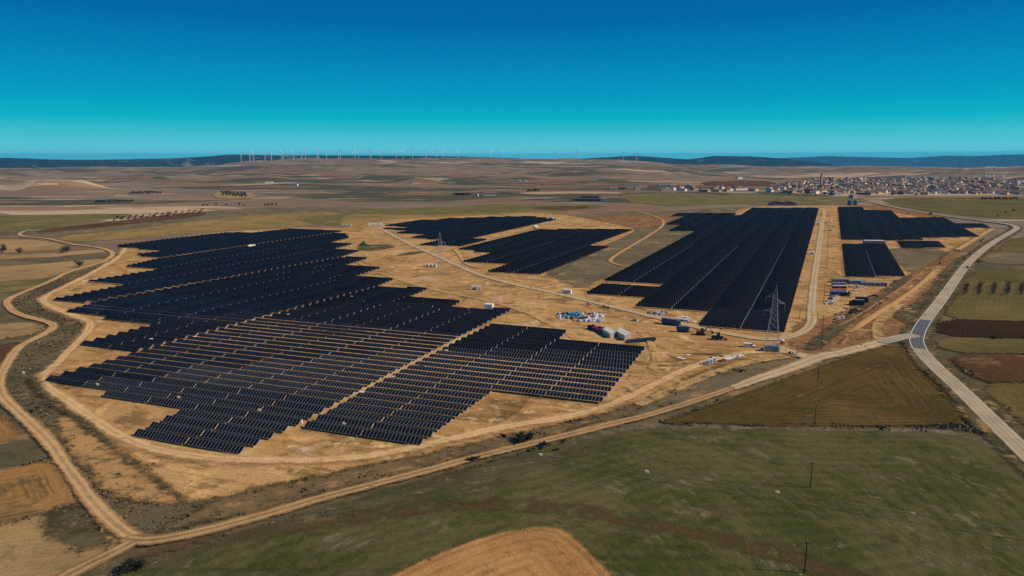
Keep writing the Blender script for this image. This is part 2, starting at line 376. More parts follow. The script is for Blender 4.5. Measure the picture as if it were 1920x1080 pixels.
ridge('hills', 'long dark blue wooded range behind the plain', 11500, 1200, [(-200, 299), (-60, 298), (50, 295), (120, 297.5), (200, 298), (300, 297), (400, 294), (450, 290), (520, 291), (640, 291), (760, 291.5), (860, 292.5), (900, 294), (1000, 297), (1150, 300)], FOREST, seed=3, rough=16)
ridge('hills', 'flat topped dark blue hills left of the church tower', 12000, 1200, [(960, 300), (1060, 298), (1140, 294), (1180, 291.5), (1230, 294.5), (1280, 298), (1305, 295), (1322, 292), (1390, 293), (1440, 295.5), (1500, 301), (1560, 308), (1640, 312)], FOREST, seed=5, rough=22)
ridge('hills', 'pale blue farthest range above the village', 24000, 2500, [(1380, 300), (1460, 295.5), (1530, 293), (1600, 294.5), (1680, 296), (1750, 292.5), (1790, 293.5), (1850, 292), (1920, 291), (2100, 293)], FOREST, seed=8, rough=20)

# ------------------------------------------------------------------ fields, bare earth, roads
SOIL = ground_mat('bare_farm_earth', (184, 144, 92), (154, 114, 68), (126, 98, 60), big=48, med=10, streak=(-19, 34, 3), streak_amt=.5, edge=(3, 4), fine=.34, p3=.57, ruts=1.0, c4=(200, 164, 114))
PALE = ground_mat('pale_worn_earth', (190, 158, 114), (166, 128, 82), None, big=30, med=6, edge=(6, 6), fine=.25)
TAN = ground_mat('dry_stubble', (164, 132, 88), (138, 110, 72), (112, 94, 62), streak=(14, 90, 1.6), edge=(3, 2.5), fine=.28, p3=.64, c4=(120, 106, 68))
TAN2 = ground_mat('tilled_tan_earth', (152, 112, 64), (128, 94, 54), (106, 84, 52), streak='d', streak_amt=.6, edge=(2, 2), fine=.28, rows=(2.6, .14))
GREY = ground_mat('grey_fallow', (116, 100, 74), (92, 82, 60), (150, 122, 86), streak=(14, 70, 2), edge=(3, 3), fine=.3, c4=(84, 80, 52))
OLIVE = ground_mat('sprouting_cereal', (108, 94, 56), (80, 76, 38), (94, 74, 48), streak=(2, 90, 1.6), edge=(2.5, 3), fine=.26, rows=(3.2, .10))
GREENF = ground_mat('green_cereal', (108, 98, 58), (88, 86, 46), (132, 110, 70), big=90, streak=(10, 120, 3), edge=(5, 6), fine=.24, p3=.58)
YELL = ground_mat('yellow_stubble', (156, 122, 72), (126, 104, 60), (104, 98, 58), big=110, streak=(12, 150, 4), edge=(6, 8), fine=.24, p3=.55)
DARKB = ground_mat('dark_ploughed_earth', (64, 44, 30), (50, 36, 25), (78, 58, 38), streak=(2, 60, 1.2), edge=(2, 2.4), fine=.35, p3=.72, rows=(2.4, .16))
REDB = ground_mat('red_ploughed_earth', (94, 66, 44), (74, 54, 35), (112, 84, 56), streak=(4, 60, 1.5), edge=(2.5, 3), fine=.3, rows=(2.8, .12))
BROWN = ground_mat('brown_sown_earth', (94, 74, 42), (70, 59, 30), (112, 86, 54), big=38, streak='d', streak_amt=.62, edge=(1.6, 1.8), fine=.3, p3=.66, rows=(3.0, .16), c4=(62, 60, 28))
SCRUB = ground_mat('dark_scrub', (100, 88, 62), (68, 62, 42), (136, 110, 72), big=24, med=6, edge=(3, 4), fine=.42, c4=(56, 54, 34))
REDSCR = ground_mat('disturbed_red_earth', (140, 102, 64), (108, 80, 52), (166, 126, 80), big=20, med=6, edge=(3, 4), fine=.4, ruts=.9, c4=(86, 66, 46))
BRSCR = ground_mat('brown_verge_scrub', (120, 98, 66), (90, 76, 52), (150, 116, 74), big=18, med=5, streak=(16, 30, 1.6), edge=(3, 4), fine=.42, c4=(70, 62, 42))

TF = [(690, 1110), (735, 1085), (800, 1052), (900, 1012), (985, 993), (1030, 991), (1065, 1002), (1100, 1035), (1150, 1085), (1185, 1140), (1150, 1200), (700, 1200)]
TFW = [at(*p) for p in TF]
GREENA = ground_mat('green_and_grey_cereal', (94, 87, 54), (60, 65, 29), (108, 98, 72), big=32, med=4, streak='arc', streak_amt=.78, edge=(3, 3), fine=.36, p3=.665, c4=(86, 74, 46), rows=(4.5, .14))
TILL = ground_mat('curved_tilled_earth', (176, 130, 78), (136, 98, 56), (158, 120, 70), big=30, med=5, streak='d', streak_amt=.7, edge=(1.2, 1.0), fine=.26, rows=(3.4, .14), c4=(118, 94, 60))

# the far left and the middle distance
sheet('field', GREY, [(-200, 425), (60, 431), (240, 412), (420, 392), (640, 385), (700, 392), (640, 405), (420, 425), (250, 448), (120, 458), (-200, 470)], 'grey fallow field behind the upper track')
sheet('field', GREENF, [(-200, 402), (0, 404), (235, 400), (250, 404), (150, 420), (80, 431), (-200, 428)], 'green cereal field at the far left', far=False)
sheet('field', REDB, [(60, 433), (200, 417), (345, 399), (388, 398), (380, 405), (250, 420), (80, 438)], 'red brown orchard strip at upper left')
sheet('field', YELL, [(105, 443), (230, 432), (360, 414), (520, 400), (640, 396), (645, 412), (560, 427), (440, 432), (300, 442), (180, 452), (120, 452)], 'yellow stubble field behind the upper left panels')
sheet('field', GREENF, [(545, 408), (620, 402), (700, 398), (760, 404), (700, 418), (600, 424)], 'green patch above the upper left panels')
sheet('field', TAN, [(-200, 450), (40, 447), (130, 458), (100, 470), (-200, 484)], 'pale stubble strip above the lone trees')
sheet('field', TAN, [(-200, 476), (60, 478), (200, 466), (206, 472), (80, 484), (-200, 492)], 'pale stubble strip beside the lone trees')
sheet('field', TAN, [(-200, 508), (40, 499), (205, 483), (185, 496), (120, 512), (60, 530), (-200, 536)], 'pale stubble field inside the track bend')
sheet('field', GREENF, [(-200, 536), (40, 526), (100, 520), (60, 540), (20, 552), (-200, 560)], 'dull green strip by the track bend')
sheet('field', TAN, [(-200, 618), (0, 608), (50, 604), (92, 614), (60, 630), (-200, 660)], 'pale field inside the second track bend')
sheet('field', REDB, [(-200, 670), (0, 650), (40, 640), (20, 660), (-10, 690), (-200, 720)], 'brown field strip left of the track')
sheet('field', TAN2, [(-200, 790), (0, 775), (30, 800), (40, 820), (-10, 830), (-200, 850)], 'small tan field left of the track')
sheet('field', TAN2, [(-200, 900), (20, 878), (95, 860), (118, 880), (150, 938), (120, 952), (-20, 985), (-200, 1010)], 'orange brown tilled field at lower left')
sheet('field', TAN, [(-200, 1020), (0, 988), (120, 955), (170, 960), (220, 1005), (225, 1035), (120, 1085), (-50, 1180), (-260, 1150)], 'pale stubble field at the lower left corner')
sheet('field', SCRUB, [(95, 955), (140, 950), (165, 970), (215, 1015), (200, 1030), (140, 1040), (95, 1010), (78, 980)], 'dull green weedy patch beside the track junction')
# middle and right distance
sheet('field', TAN, [(398, 372), (405, 359), (472, 361), (484, 371), (440, 374)], 'pale plot under a tiny orchard far left', far=True)
sheet('field', YELL, [(640, 400), (760, 404), (900, 400), (1000, 395), (1080, 398), (1060, 408), (900, 412), (700, 424), (640, 428)], 'brown stubble field behind the centre panels')
sheet('field', GREENF, [(640, 392), (800, 390), (950, 382), (1150, 384), (1100, 394), (900, 400), (700, 404)], 'olive field in front of the white farm')
sheet('field', REDB, [(985, 391), (1040, 386), (1120, 388), (1060, 395)], 'reddish ploughed patch behind the centre panels')
sheet('field', GREY, [(1020, 520), (1195, 436), (1190, 424), (1060, 404), (1150, 398), (1250, 396), (1400, 386), (1400, 392), (1330, 428), (1200, 498), (1100, 546), (1050, 535)], 'grey fallow ground between two panel blocks')
sheet('field', REDSCR, [(1050, 412), (1200, 402), (1280, 400), (1250, 420), (1190, 432), (1080, 425)], 'reddish bare strip behind the centre panels')
sheet('field', GREENF, [(1150, 362), (1300, 366), (1450, 366), (1600, 370), (1640, 378), (1560, 384), (1400, 384), (1200, 388)], 'green field in front of the village')
sheet('field', OLIVE, [(1640, 372), (1800, 370), (2200, 372), (2200, 412), (1910, 412), (1800, 404), (1700, 392)], 'olive field between road and village')
sheet('field', REDB, [(1310, 341), (1420, 338), (1460, 343), (1440, 349), (1330, 349)], 'red earth field beside the village', far=True)
sheet('field', REDSCR, [(1540, 386), (1640, 385), (1720, 396), (1800, 412), (1700, 408), (1560, 392)], 'red bare strip behind the right panels')
# right of the road
sheet('field', OLIVE, [(1905, 440), (2200, 420), (2200, 478), (1930, 472), (1860, 474)], 'olive field right of the road bend')
sheet('field', GREY, [(1858, 472), (1930, 474), (2200, 480), (2200, 502), (1920, 497), (1828, 494)], 'grey striped field right of the road')
sheet('field', OLIVE, [(1812, 510), (1900, 507), (2200, 512), (2200, 610), (1920, 604), (1758, 599), (1780, 560)], 'olive field holding the bare orchard')
sheet('field', DARKB, [(1758, 599), (1920, 604), (2200, 610), (2200, 640), (1920, 636), (1748, 630)], 'dark ploughed strip right of the road')
sheet('field', OLIVE, [(1748, 632), (1920, 637), (2200, 642), (2200, 668), (1920, 665), (1772, 662)], 'olive strip right of the road')
sheet('field', REDB, [(1772, 663), (1920, 666), (2200, 670), (2200, 722), (1920, 718), (1832, 720)], 'red brown ploughed field right of the road')
sheet('field', OLIVE, [(1835, 722), (1920, 719), (2200, 722), (2200, 900), (1990, 860), (1910, 790)], 'olive field in the right corner')
# the farm's earth
SOIL_A = [(232, 466), (215, 487), (170, 512), (110, 540), (68, 560), (80, 580), (140, 600), (166, 612), (150, 638), (105, 680), (60, 706), (70, 730), (120, 765), (190, 818), (245, 865), (300, 905), (358, 945), (440, 930), (560, 903), (700, 872), (850, 842), (960, 815), (1100, 785), (1200, 752), (1260, 722), (1320, 696), (1400, 682), (1500, 668), (1545, 650), (1545, 600), (1500, 585), (1320, 560), (1200, 535), (1130, 520), (1090, 548), (1040, 522), (1015, 516), (1060, 492), (1190, 436), (1190, 428), (1060, 403), (1000, 400), (880, 405), (730, 412), (690, 420), (640, 429), (560, 428), (420, 434), (300, 450)]
SOIL_B = [(1075, 552), (1150, 520), (1230, 478), (1330, 425), (1400, 386), (1560, 386), (1600, 388), (1700, 402), (1800, 425), (1850, 428), (1840, 438), (1790, 465), (1730, 500), (1660, 570), (1590, 630), (1560, 655), (1500, 672), (1400, 680), (1300, 660), (1200, 620)]
sheet('farm_ground', SOIL, SOIL_A, 'bare tan earth under the left and centre solar blocks', pad=6)
sheet('farm_ground', SOIL, SOIL_B, 'bare tan earth under the right solar blocks', pad=6)
sheet('farm_ground', PALE, [(270, 800), (450, 835), (570, 780), (590, 798), (770, 818), (905, 740), (930, 724), (1110, 742), (1180, 665), (1040, 650), (920, 625), (860, 590), (700, 640), (480, 620), (300, 665), (130, 712), (230, 735), (350, 775)], 'paler worn earth under the near solar blocks')
sheet('field', GREY, [(1640, 466), (1790, 466), (1740, 500), (1715, 520), (1680, 490)], 'grey rough ground beside the small right block')
sheet('field', SCRUB, [(668, 461), (720, 458), (745, 464), (700, 472), (672, 470)], 'dark ground patch beside the green machine')
sheet('field', SCRUB, [(735, 480), (790, 470), (800, 474), (760, 480)], 'dark fallow patch beside the diagonal track')
sheet('field', REDSCR, [(1490, 600), (1560, 600), (1650, 545), (1760, 490), (1790, 470), (1800, 480), (1770, 530), (1720, 600), (1700, 628), (1600, 655), (1500, 672), (1480, 660)], 'red disturbed earth along the trench')
sheet('field', SCRUB, [(1500, 655), (1535, 628), (1585, 590), (1640, 560), (1700, 515), (1712, 520), (1650, 570), (1590, 612), (1545, 650), (1520, 662)], 'dark brown ditch strip beside the trench')
sheet('field', SCRUB, [(1720, 605), (1752, 560), (1790, 505), (1800, 482), (1770, 505), (1745, 545), (1700, 580), (1668, 590), (1690, 606)], 'dark scrub between trench and road')
sheet('field', BRSCR, [(440, 932), (560, 904), (700, 874), (850, 845), (960, 817), (1100, 788), (1180, 765), (1260, 730), (1310, 712), (1300, 735), (1240, 768), (1130, 795), (1000, 828), (850, 866), (700, 902), (540, 945), (400, 975), (300, 1000), (320, 985)], 'brown scrub strip between fence and track')
sheet('field', GREY, [(1180, 778), (1250, 742), (1320, 712), (1420, 690), (1450, 700), (1380, 725), (1280, 760), (1200, 782)], 'grey rough strip below the pylon')
sheet('field', ground_mat('stubble_with_scrub', (176, 136, 86), (150, 114, 70), (104, 88, 60), big=16, med=4, edge=(3, 3), fine=.3), [(100, 785), (150, 788), (200, 820), (262, 870), (345, 936), (330, 948), (230, 942), (185, 905), (130, 840)], 'tan stubble triangle with dark scrub tufts')
# the near fields
sheet('field', GREENA, [(262, 1066), (330, 1042), (500, 988), (700, 932), (850, 888), (1000, 847), (1130, 810), (1240, 798), (1500, 806), (1760, 806), (1850, 822), (1900, 858), (1990, 940), (2200, 1080), (2300, 1400), (300, 1400), (150, 1120)], 'green and grey cereal field in the foreground', arc=(np.mean(TFW, 0), 60, TFW), pad=3)
ribbon('field', ground_mat('brown_arc', (98, 74, 50), (84, 68, 44), None, med=5, edge=(3, 3), fine=.3, alpha=.9), [(230, 1050), (300, 1034), (420, 1012), (640, 975), (800, 957), (960, 948), (1100, 962), (1200, 985), (1300, 1005), (1420, 1030), (1560, 1075), (1750, 1130)], 5.5, 'narrow red brown arc through the green field', m=2.5)
sheet('field', ground_mat('grey_weedy_patch', (104, 94, 70), (82, 76, 54), (122, 100, 68), big=26, med=5, streak=(17, 40, 1.8), edge=(6, 7), fine=.4, alpha=.9), [(270, 1064), (500, 988), (700, 933), (850, 890), (1000, 848), (1120, 814), (1150, 830), (1000, 885), (880, 930), (760, 950), (560, 985), (420, 1010), (330, 1050)], 'grey weedy edge of the green field along the track', pad=8)
ribbon('field', ground_mat('pale_dry_margin', (128, 114, 88), (104, 94, 70), None, med=5, edge=(3, 4), fine=.4, alpha=.95), [(1090, 826), (1160, 808), (1240, 801), (1500, 807), (1760, 809), (1850, 826), (1905, 866), (1990, 945)], 4.5, 'pale dry margin along the top of the green field', m=4)
sheet('field', TILL, TF, 'tan tilled field with curved furrows at the bottom', pad=3, round_=2)
sheet('field', BROWN, [(1228, 796), (1300, 774), (1470, 713), (1600, 667), (1688, 646), (1703, 668), (1730, 697), (1780, 747), (1824, 795), (1700, 800), (1500, 801), (1300, 796)], 'brown sown field between track and road')

LIME = ground_mat('pale_lime_dust', (224, 190, 158), (204, 166, 130), None, big=8, med=3, edge=(4, 5), fine=.25, alpha=.8)
for (x_, y_, rx_, ry_), lab in (((572, 846, 26, 9), 'whitish dusty patch in front of the near blocks'), ((800, 524, 22, 4), 'whitish dusty patch beside the lone pylon'), ((935, 561, 20, 4), 'pinkish dusty patch behind the louvred cabin'), ((1000, 523, 14, 3), 'small whitish patch below the centre block'), ((985, 611, 30, 3), 'whitish scrape behind the near centre block')):
    sheet('dusty_patch', LIME, [(x_ + rx_ * math.cos(a_), y_ + ry_ * math.sin(a_)) for a_ in np.linspace(0, 2 * math.pi, 9)[:-1]], lab, pad=5)
DIRT = ground_mat('dirt_track', (178, 140, 92), (160, 122, 78), None, big=40, med=8, edge=(1.2, 1.2), fine=.16, track=(1.0, .5, (196, 160, 114), None))
DIRT2 = ground_mat('rutted_track', (146, 114, 74), (128, 100, 66), None, big=40, med=6, edge=(1.0, 1.0), fine=.22, track=(1.05, .5, (184, 148, 102), None))
GRAV = ground_mat('pale_gravel', (176, 150, 112), (160, 134, 100), None, big=40, med=8, edge=(1.5, 1.4), fine=.14, track=(1.6, .8, (194, 170, 132), None))
FAINT = ground_mat('faint_wheel_track', (204, 166, 114), (186, 146, 96), None, edge=(1.0, 1.6), fine=.15, alpha=.85)
PERIM = ground_mat('worn_pale_earth_track', (198, 160, 108), (182, 142, 92), None, big=24, med=6, edge=(3.2, 3.2), fine=.26, track=(1.1, .7, (212, 174, 124), None))
ribbon('dirt_track', DIRT, [(60, 433), (46, 434), (33, 440), (45, 445), (85, 447), (115, 454), (140, 460), (165, 462), (190, 466), (209, 472), (213, 478), (200, 490), (170, 500), (125, 512), (103, 525), (60, 543), (30, 555), (12, 565), (16, 578), (35, 592), (70, 600), (95, 607), (103, 613), (92, 624), (60, 640), (35, 652), (15, 680), (3, 703), (-4, 725), (8, 752), (45, 785), (75, 812), (98, 838), (118, 868), (143, 903), (168, 938), (198, 973), (230, 1000), (262, 1018)], 4.4, 'winding pale track along the left edge')
ribbon('dirt_track', DIRT2, [(225, 1012), (265, 1020), (330, 1011), (400, 996), (500, 968), (600, 938), (700, 912), (800, 886), (860, 869), (960, 843), (1060, 820), (1130, 801), (1200, 786), (1280, 762), (1380, 728), (1440, 704), (1490, 688)], 4.6, 'rutted track crossing the foreground')
ribbon('dirt_track', DIRT2, [(262, 1014), (235, 1030), (190, 1052), (130, 1082), (50, 1125)], 4.6, 'track leaving at the lower left corner')
ribbon('dirt_track', GRAV, [(1440, 650), (1470, 657), (1490, 666), (1520, 672), (1560, 668), (1610, 655), (1660, 642), (1708, 630)], 8.0, 'pale access road from the gate to the asphalt', m=2)
ribbon('dirt_track', GRAV, [(1370, 732), (1420, 713), (1465, 699), (1500, 686), (1530, 673), (1570, 664)], 4.4, 'pale mouth of the foreground track', m=2, w2=9.0)
ribbon('dirt_track', PERIM, [(236, 463), (228, 480), (200, 498), (170, 515), (130, 535), (98, 550), (78, 562), (90, 575), (125, 588), (158, 600), (172, 609), (165, 625), (145, 645), (120, 670), (95, 695), (76, 709), (82, 724), (110, 742), (150, 770), (190, 800), (235, 826), (300, 850), (400, 863), (500, 868), (600, 866), (700, 858), (800, 838), (900, 812), (1000, 795), (1100, 778), (1160, 756), (1220, 728), (1270, 702), (1330, 678), (1410, 660), (1480, 662)], 5.2, 'wide earth track round the solar farm')
ribbon('dirt_track', GRAV, [(715, 430), (760, 455), (812, 478), (870, 505), (905, 519), (960, 534), (1040, 551), (1110, 568), (1180, 585), (1250, 602), (1310, 617), (1380, 631), (1440, 640), (1485, 634), (1512, 621), (1524, 604), (1521, 585), (1523, 560), (1527, 520), (1533, 480), (1540, 430), (1546, 394)], 5.2, 'pale main track through the middle of the farm', m=2)
ribbon('dirt_track', DIRT, [(800, 478), (860, 463), (930, 445), (1000, 428), (1050, 412), (1040, 406)], 5.0, 'pale track between the two centre blocks')
ribbon('dirt_track', FAINT, [(925, 573), (980, 562), (1030, 554), (1060, 553)], 4.0, 'short spur to the white transformer cabin')
ribbon('dirt_track', FAINT, [(1523, 595), (1560, 582), (1590, 564), (1602, 545), (1640, 528)], 7.0, 'worn lane into the site compound')
ribbon('dirt_track', FAINT, [(1535, 500), (1565, 505), (1580, 522), (1650, 528), (1690, 524)], 4.0, 'worn lane behind the site offices')
ribbon('dirt_track', FAINT, [(1538, 452), (1600, 455), (1640, 457)], 5.0, 'worn lane to the long low building')
ribbon('dirt_track', DIRT, [(1186, 394), (1235, 408), (1248, 419), (1230, 435), (1180, 465), (1146, 485), (1143, 494), (1170, 500)], 3.2, 'narrow path in the grey ground between blocks')
ribbon('dirt_track', DIRT, [(850, 468), (862, 478), (866, 490), (880, 500), (905, 505)], 3.5, 'curved track beside the centre block')
ribbon('dirt_track', FAINT, [(1650, 642), (1640, 612), (1665, 590), (1700, 562), (1745, 525), (1760, 500)], 5.0, 'tan haul road beside the trench')
ribbon('dirt_track', FAINT, [(1480, 670), (1420, 678), (1340, 700), (1270, 730), (1190, 765)], 5.0, 'worn wheel marks towards the gate')
ribbon('dirt_track', FAINT, [(640, 470), (680, 500), (740, 525), (830, 550), (900, 562), (1000, 590), (1100, 650), (1230, 690), (1300, 680)], 4.0, 'faint wheel marks across the open earth')
ribbon('dirt_track', FAINT, [(870, 560), (950, 552), (1040, 530), (1075, 540)], 3.0, 'faint wheel marks by the cabinets')
ribbon('dirt_track', FAINT, [(1200, 620), (1230, 660), (1225, 700), (1180, 740)], 3.5, 'faint wheel marks beside the near block')
ribbon('dirt_track', DIRT, [(1795, 470), (1850, 436), (1862, 430)], 6.0, 'orange end of the haul road')
ribbon('dirt_track', FAINT, [(1140, 372), (1220, 366), (1300, 358)], 4.0, 'pale lane in the green field', far=True)

def asphalt(name, c1, c2, edge, worn=0):
    s = NT(name); P = s.pos(); n = s.noise(P, .5, 6, .7); nb = s.noise(P, 1 / 14, 4)
    col = s.mix(s.ramp(nb, .3, .7), alb(c1), alb(c2)); u = s.math('ABSOLUTE', s.attr('u'))
    r = s.math('SUBTRACT', 1.0, s.ramp(s.math('ABSOLUTE', s.math('SUBTRACT', s.math('ABSOLUTE', s.math('SUBTRACT', u, 1.7)), .8)), .1, .5))
    col = s.mix(s.math('MULTIPLY', r, worn), col, alb((196, 178, 150)))
    ln = s.math('MULTIPLY', s.ramp(u, 2.95, 3.0), s.math('SUBTRACT', 1.0, s.ramp(u, 3.22, 3.27)))
    col = s.mix(s.math('MULTIPLY', ln, edge), col, (.75, .74, .70))
    f = s.math('MULTIPLY_ADD', n, .3, .85); s.put(s.b.inputs['Base Color'], s.mix(1.0, col, s.xyz(f, f, f), 'MULTIPLY')); s.b.inputs['Roughness'].default_value = .85; s.b.inputs['Specular IOR Level'].default_value = .2
    e = s.math('ADD', s.attr('d'), s.math('MULTIPLY', s.math('SUBTRACT', s.noise(P, .5, 4, .7), .5), .8)); s.put(s.b.inputs['Alpha'], s.ramp(e, -.2, .15))
    return s.m
ROADPX = [(1600, 376), (1625, 378), (1700, 394), (1780, 407), (1860, 417), (1903, 423), (1908, 430), (1893, 438), (1858, 458), (1824, 485), (1802, 510), (1782, 540), (1757, 575), (1733, 605), (1720, 628), (1717, 645), (1731, 668), (1760, 697), (1800, 733), (1850, 783), (1900, 832), (1960, 890), (2100, 1010)]
RW = resample(chaikin(np.array([at(*p) for p in ROADPX]), 3, False), 2.0)
ribbon('verge', SCRUB, ROADPX, 13.5, 'dark scrubby verges of the asphalt road', m=3)
ribbon('road', asphalt('worn_pale_asphalt', (168, 148, 114), (142, 124, 96), .22, .3), RW, 6.8, 'pale worn asphalt road with faint edge lines', m=.6, world=True)
i0 = int(np.argmin(np.hypot(*(RW - at(1736, 603)).T))); i1 = int(np.argmin(np.hypot(*(RW - at(1724, 657)).T)))
ribbon('road', asphalt('fresh_asphalt', (84, 86, 84), (72, 75, 76), 1.0, .1), RW[i0:i1 + 1], 7.0, 'dark new asphalt patch at the junction', m=.4, world=True, cap=False)
ribbon('road', asphalt('junction_asphalt', (150, 138, 114), (128, 120, 104), .5, .3), [(1722, 631), (1700, 633), (1676, 639), (1650, 646)], 7.5, 'short paved throat of the access road', m=.6, w2=6.0)

# ------------------------------------------------------------------ solar tables
def glass_mat():
    s = NT('solar_glass'); P = s.pos(); n = s.noise(P, .35, 2)
    s.put(s.b.inputs['Base Color'], s.mix(n, (.0075, .0062, .0068), (.0115, .0095, .0098)))
    s.b.inputs['Roughness'].default_value = .25; s.b.inputs['Specular IOR Level'].default_value = .11
    return s.m
GLASS = glass_mat()
ALU = plain('anodised_frame', (.20, .21, .21), .45, .4, .1, .3)
ALUD = plain('dulled_frame', (.062, .068, .07), .5, .3, .1, .2)
ALUB = plain('bright_anodised_frame', (.36, .37, .36), .45, .4, .1, .2)
STEEL = plain('galvanised_steel', (.36, .36, .34), .5, .4, .2, .4)
NM, MW, ML, GAP = 16, 1.37, 2.85, .03       # modules in a table, module width and length
TL = NM * MW; HUB = 1.85
def module_mesh():
    b = MB(); w, l = MW - GAP, ML; f = .05
    b.box(-w / 2, w / 2, -l / 2, l / 2, -.02, .018, 1)
    b.add([(-w / 2 + f, -l / 2 + f, .026), (w / 2 - f, -l / 2 + f, .026), (w / 2 - f, l / 2 - f, .026), (-w / 2 + f, l / 2 - f, .026)], [(0, 1, 2, 3)], 0)
    return b.mesh('module', [GLASS, ALUB])
MODULE = module_mesh()
def post_mb(b, x, mi=0): return b.box(x - .09, x + .09, -.07, .07, -.2, HUB - .08, mi)
def tube_mb(b, mi=0): return b.bar((-TL / 2 - .3, 0, HUB - .09), (TL / 2 + .3, 0, HUB - .09), .085, None, 6, mi)
POSTX = [-TL * .42, -TL * .14, TL * .14, TL * .42]
TUBE = tube_mb(MB()).mesh('torque_tube', STEEL)
POST = MB().box(-.09, .09, -.07, .07, -.2, HUB - .08).mesh('post', STEEL)
pb = MB(); [post_mb(pb, x) for x in POSTX]; POSTS = pb.mesh('support_posts', STEEL)
def panel_mb():
    b = MB(); f = .04
    b.box(-TL / 2, TL / 2, -ML / 2, ML / 2, -.02, .012, 1)
    for i in range(NM):
        x0 = -TL / 2 + i * MW + f; x1 = x0 + MW - 2 * f
        b.add([(x0, -ML / 2 + f, .03), (x1, -ML / 2 + f, .03), (x1, ML / 2 - f, .03), (x0, ML / 2 - f, .03)], [(0, 1, 2, 3)], 0)
    return b
PANEL = panel_mb().mesh('panel', [GLASS, ALU])

DRIVE = MB().box(-.2, .2, -.9, .9, -.05, .10).mesh('drive_unit', ALUB)
PITCH, TSTEP = 6.45, 22.3
def v2(a): return np.array([math.cos(math.radians(a)), math.sin(math.radians(a))])
tables = []                                   # (x, y, row angle, tilt, block name, row key, s)
def flatzone(lines):
    return lines
def block(name, px, anchor, ra=-19.5, ca=65.5, tilt=32.0, flats=(), jit=1.2, fit=False, inset=.3):
    """fill a traced outline with tables on a sheared lattice; anchor = photo pixel of one table's front-left corner"""
    P = np.array([at(x, y, .9) for x, y in px]); e1 = v2(ra); e2 = np.array([-e1[1], e1[0]]); c = v2(ca); sh = (c @ e1) / (c @ e2)
    a0 = at(*anchor, .9) + e1 * TL / 2 + e2 * 1.15
    pa, sa = a0 @ e2, a0 @ e1 - sh * (a0 @ e2)
    pr = P @ e2; sr = P @ e1 - sh * pr
    fl = [((at(*q[0]) @ e2), (at(*q[1]) @ e2), q[2]) for q in flats]
    rr = random.Random(name)
    for j in range(int((pr.min() - pa) / PITCH) - 1, int((pr.max() - pa) / PITCH) + 2):
        p = pa + j * PITCH; tj = tilt + rr.uniform(-jit, jit)
        for lo, hi, tv in fl:
            if min(lo, hi) <= p <= max(lo, hi): tj = tv + rr.uniform(-1, 1)
        if fit:                               # rows run from aisle to aisle: tables share each run evenly
            pv = P @ e2; sv = P @ e1; cr = []
            for i in range(len(P)):
                a, b = pv[i], pv[(i + 1) % len(P)]
                if (a > p) != (b > p): cr.append(sv[i] + (sv[(i + 1) % len(P)] - sv[i]) * (p - a) / (b - a))
            cr.sort()
            for s0, s1 in zip(cr[0::2], cr[1::2]):
                s0 += inset; s1 -= inset; n = int(round((s1 - s0) / 22.0))
                if n < 1 or s1 - s0 < 15: continue
                stp = (s1 - s0) / n
                for q in range(n):
                    s = s1 - (q + .5) * stp; c_ = s * e1 + p * e2; tables.append((c_[0], c_[1], ra, tj + rr.uniform(-.6, .6), name, j, s, q, stp / 22.3))
            continue
        k0, k1 = int((sr.min() - sa) / TSTEP) - 1, int((sr.max() - sa) / TSTEP) + 2
        s_ = np.array([sa + k * TSTEP + sh * p for k in range(k0, k1 + 1)])
        X = s_ * e1[0] + p * e2[0]; Y = s_ * e1[1] + p * e2[1]
        ok = inside(P, X, Y)
        for x, y, s, k in zip(X[ok], Y[ok], s_[ok], np.arange(k0, k1 + 1)[ok]): tables.append((x, y, ra, tj + rr.uniform(-.6, .6), name, j, s, int(k), 1.0))
block('near left block', [(241, 820), (452, 852), (583, 787), (722, 709), (858, 636), (960, 583), (847, 578), (869, 564), (767, 559), (806, 542), (713, 541), (709, 539), (277, 656), (258, 662), (84, 713), (213, 731), (178, 751), (335, 775)], (243, 816), flats=[((142, 693), (700, 616), 17), ((330, 786), (250, 757), 25)], fit=True)
block('near centre block', [(560, 806), (787, 838), (925, 737), (1128, 760), (1211, 655), (1048, 640), (1067, 620), (924, 609), (860, 640), (700, 725)], (563, 801), flats=[((640, 792), (1000, 678), 16)], fit=True)
block('second left block', [(138, 648), (262, 660), (277, 656), (709, 539), (747, 523), (667, 520), (719, 503), (646, 500), (694, 485), (640, 483.7), (178, 567.4), (118, 586), (205, 593), (181, 602), (280, 612), (262, 616)], (140, 645), flats=[((260, 598), (460, 568), 22)], fit=True, inset=1.5)
block('third left block', [(88, 564), (172, 568.5), (178, 567.4), (640, 483.7), (681, 471), (629, 468), (664, 459), (615, 457), (658, 447), (645, 435), (285, 488), (233, 500), (295, 507), (153, 529), (228, 536), (204, 541)], (90, 562), flats=[((250, 546), (300, 528), 23)], fit=True, inset=2.3)
block('upper left block', [(208, 462), (300, 472), (250, 478), (285, 488), (645, 435), (540, 430), (467, 438), (422, 437), (330, 447)], (210, 461), fit=True, inset=3.8)
block('far centre block', [(717, 422), (820, 412), (925, 408), (1000, 407), (1042, 414), (1010, 422), (930, 441), (848, 462), (785, 460), (840, 451), (771, 447), (800, 441), (750, 438), (775, 434), (730, 430), (760, 427)], (787, 460))
block('centre block', [(865, 473), (925, 475), (870, 492), (943, 495), (913, 511), (1007, 514), (1192, 432), (1100, 431), (1012, 432)], (915, 510), ra=-17)
block('right block', [(1146, 529), (1250, 534), (1190, 577), (1327, 588), (1308, 612), (1474, 624), (1497, 530), (1501, 480), (1521, 437), (1534, 391), (1398, 391), (1330, 430)], (1310, 611))
block('low strip before the right block', [(1123, 534), (1246, 540), (1216, 559), (1098, 552)], (1100, 551))
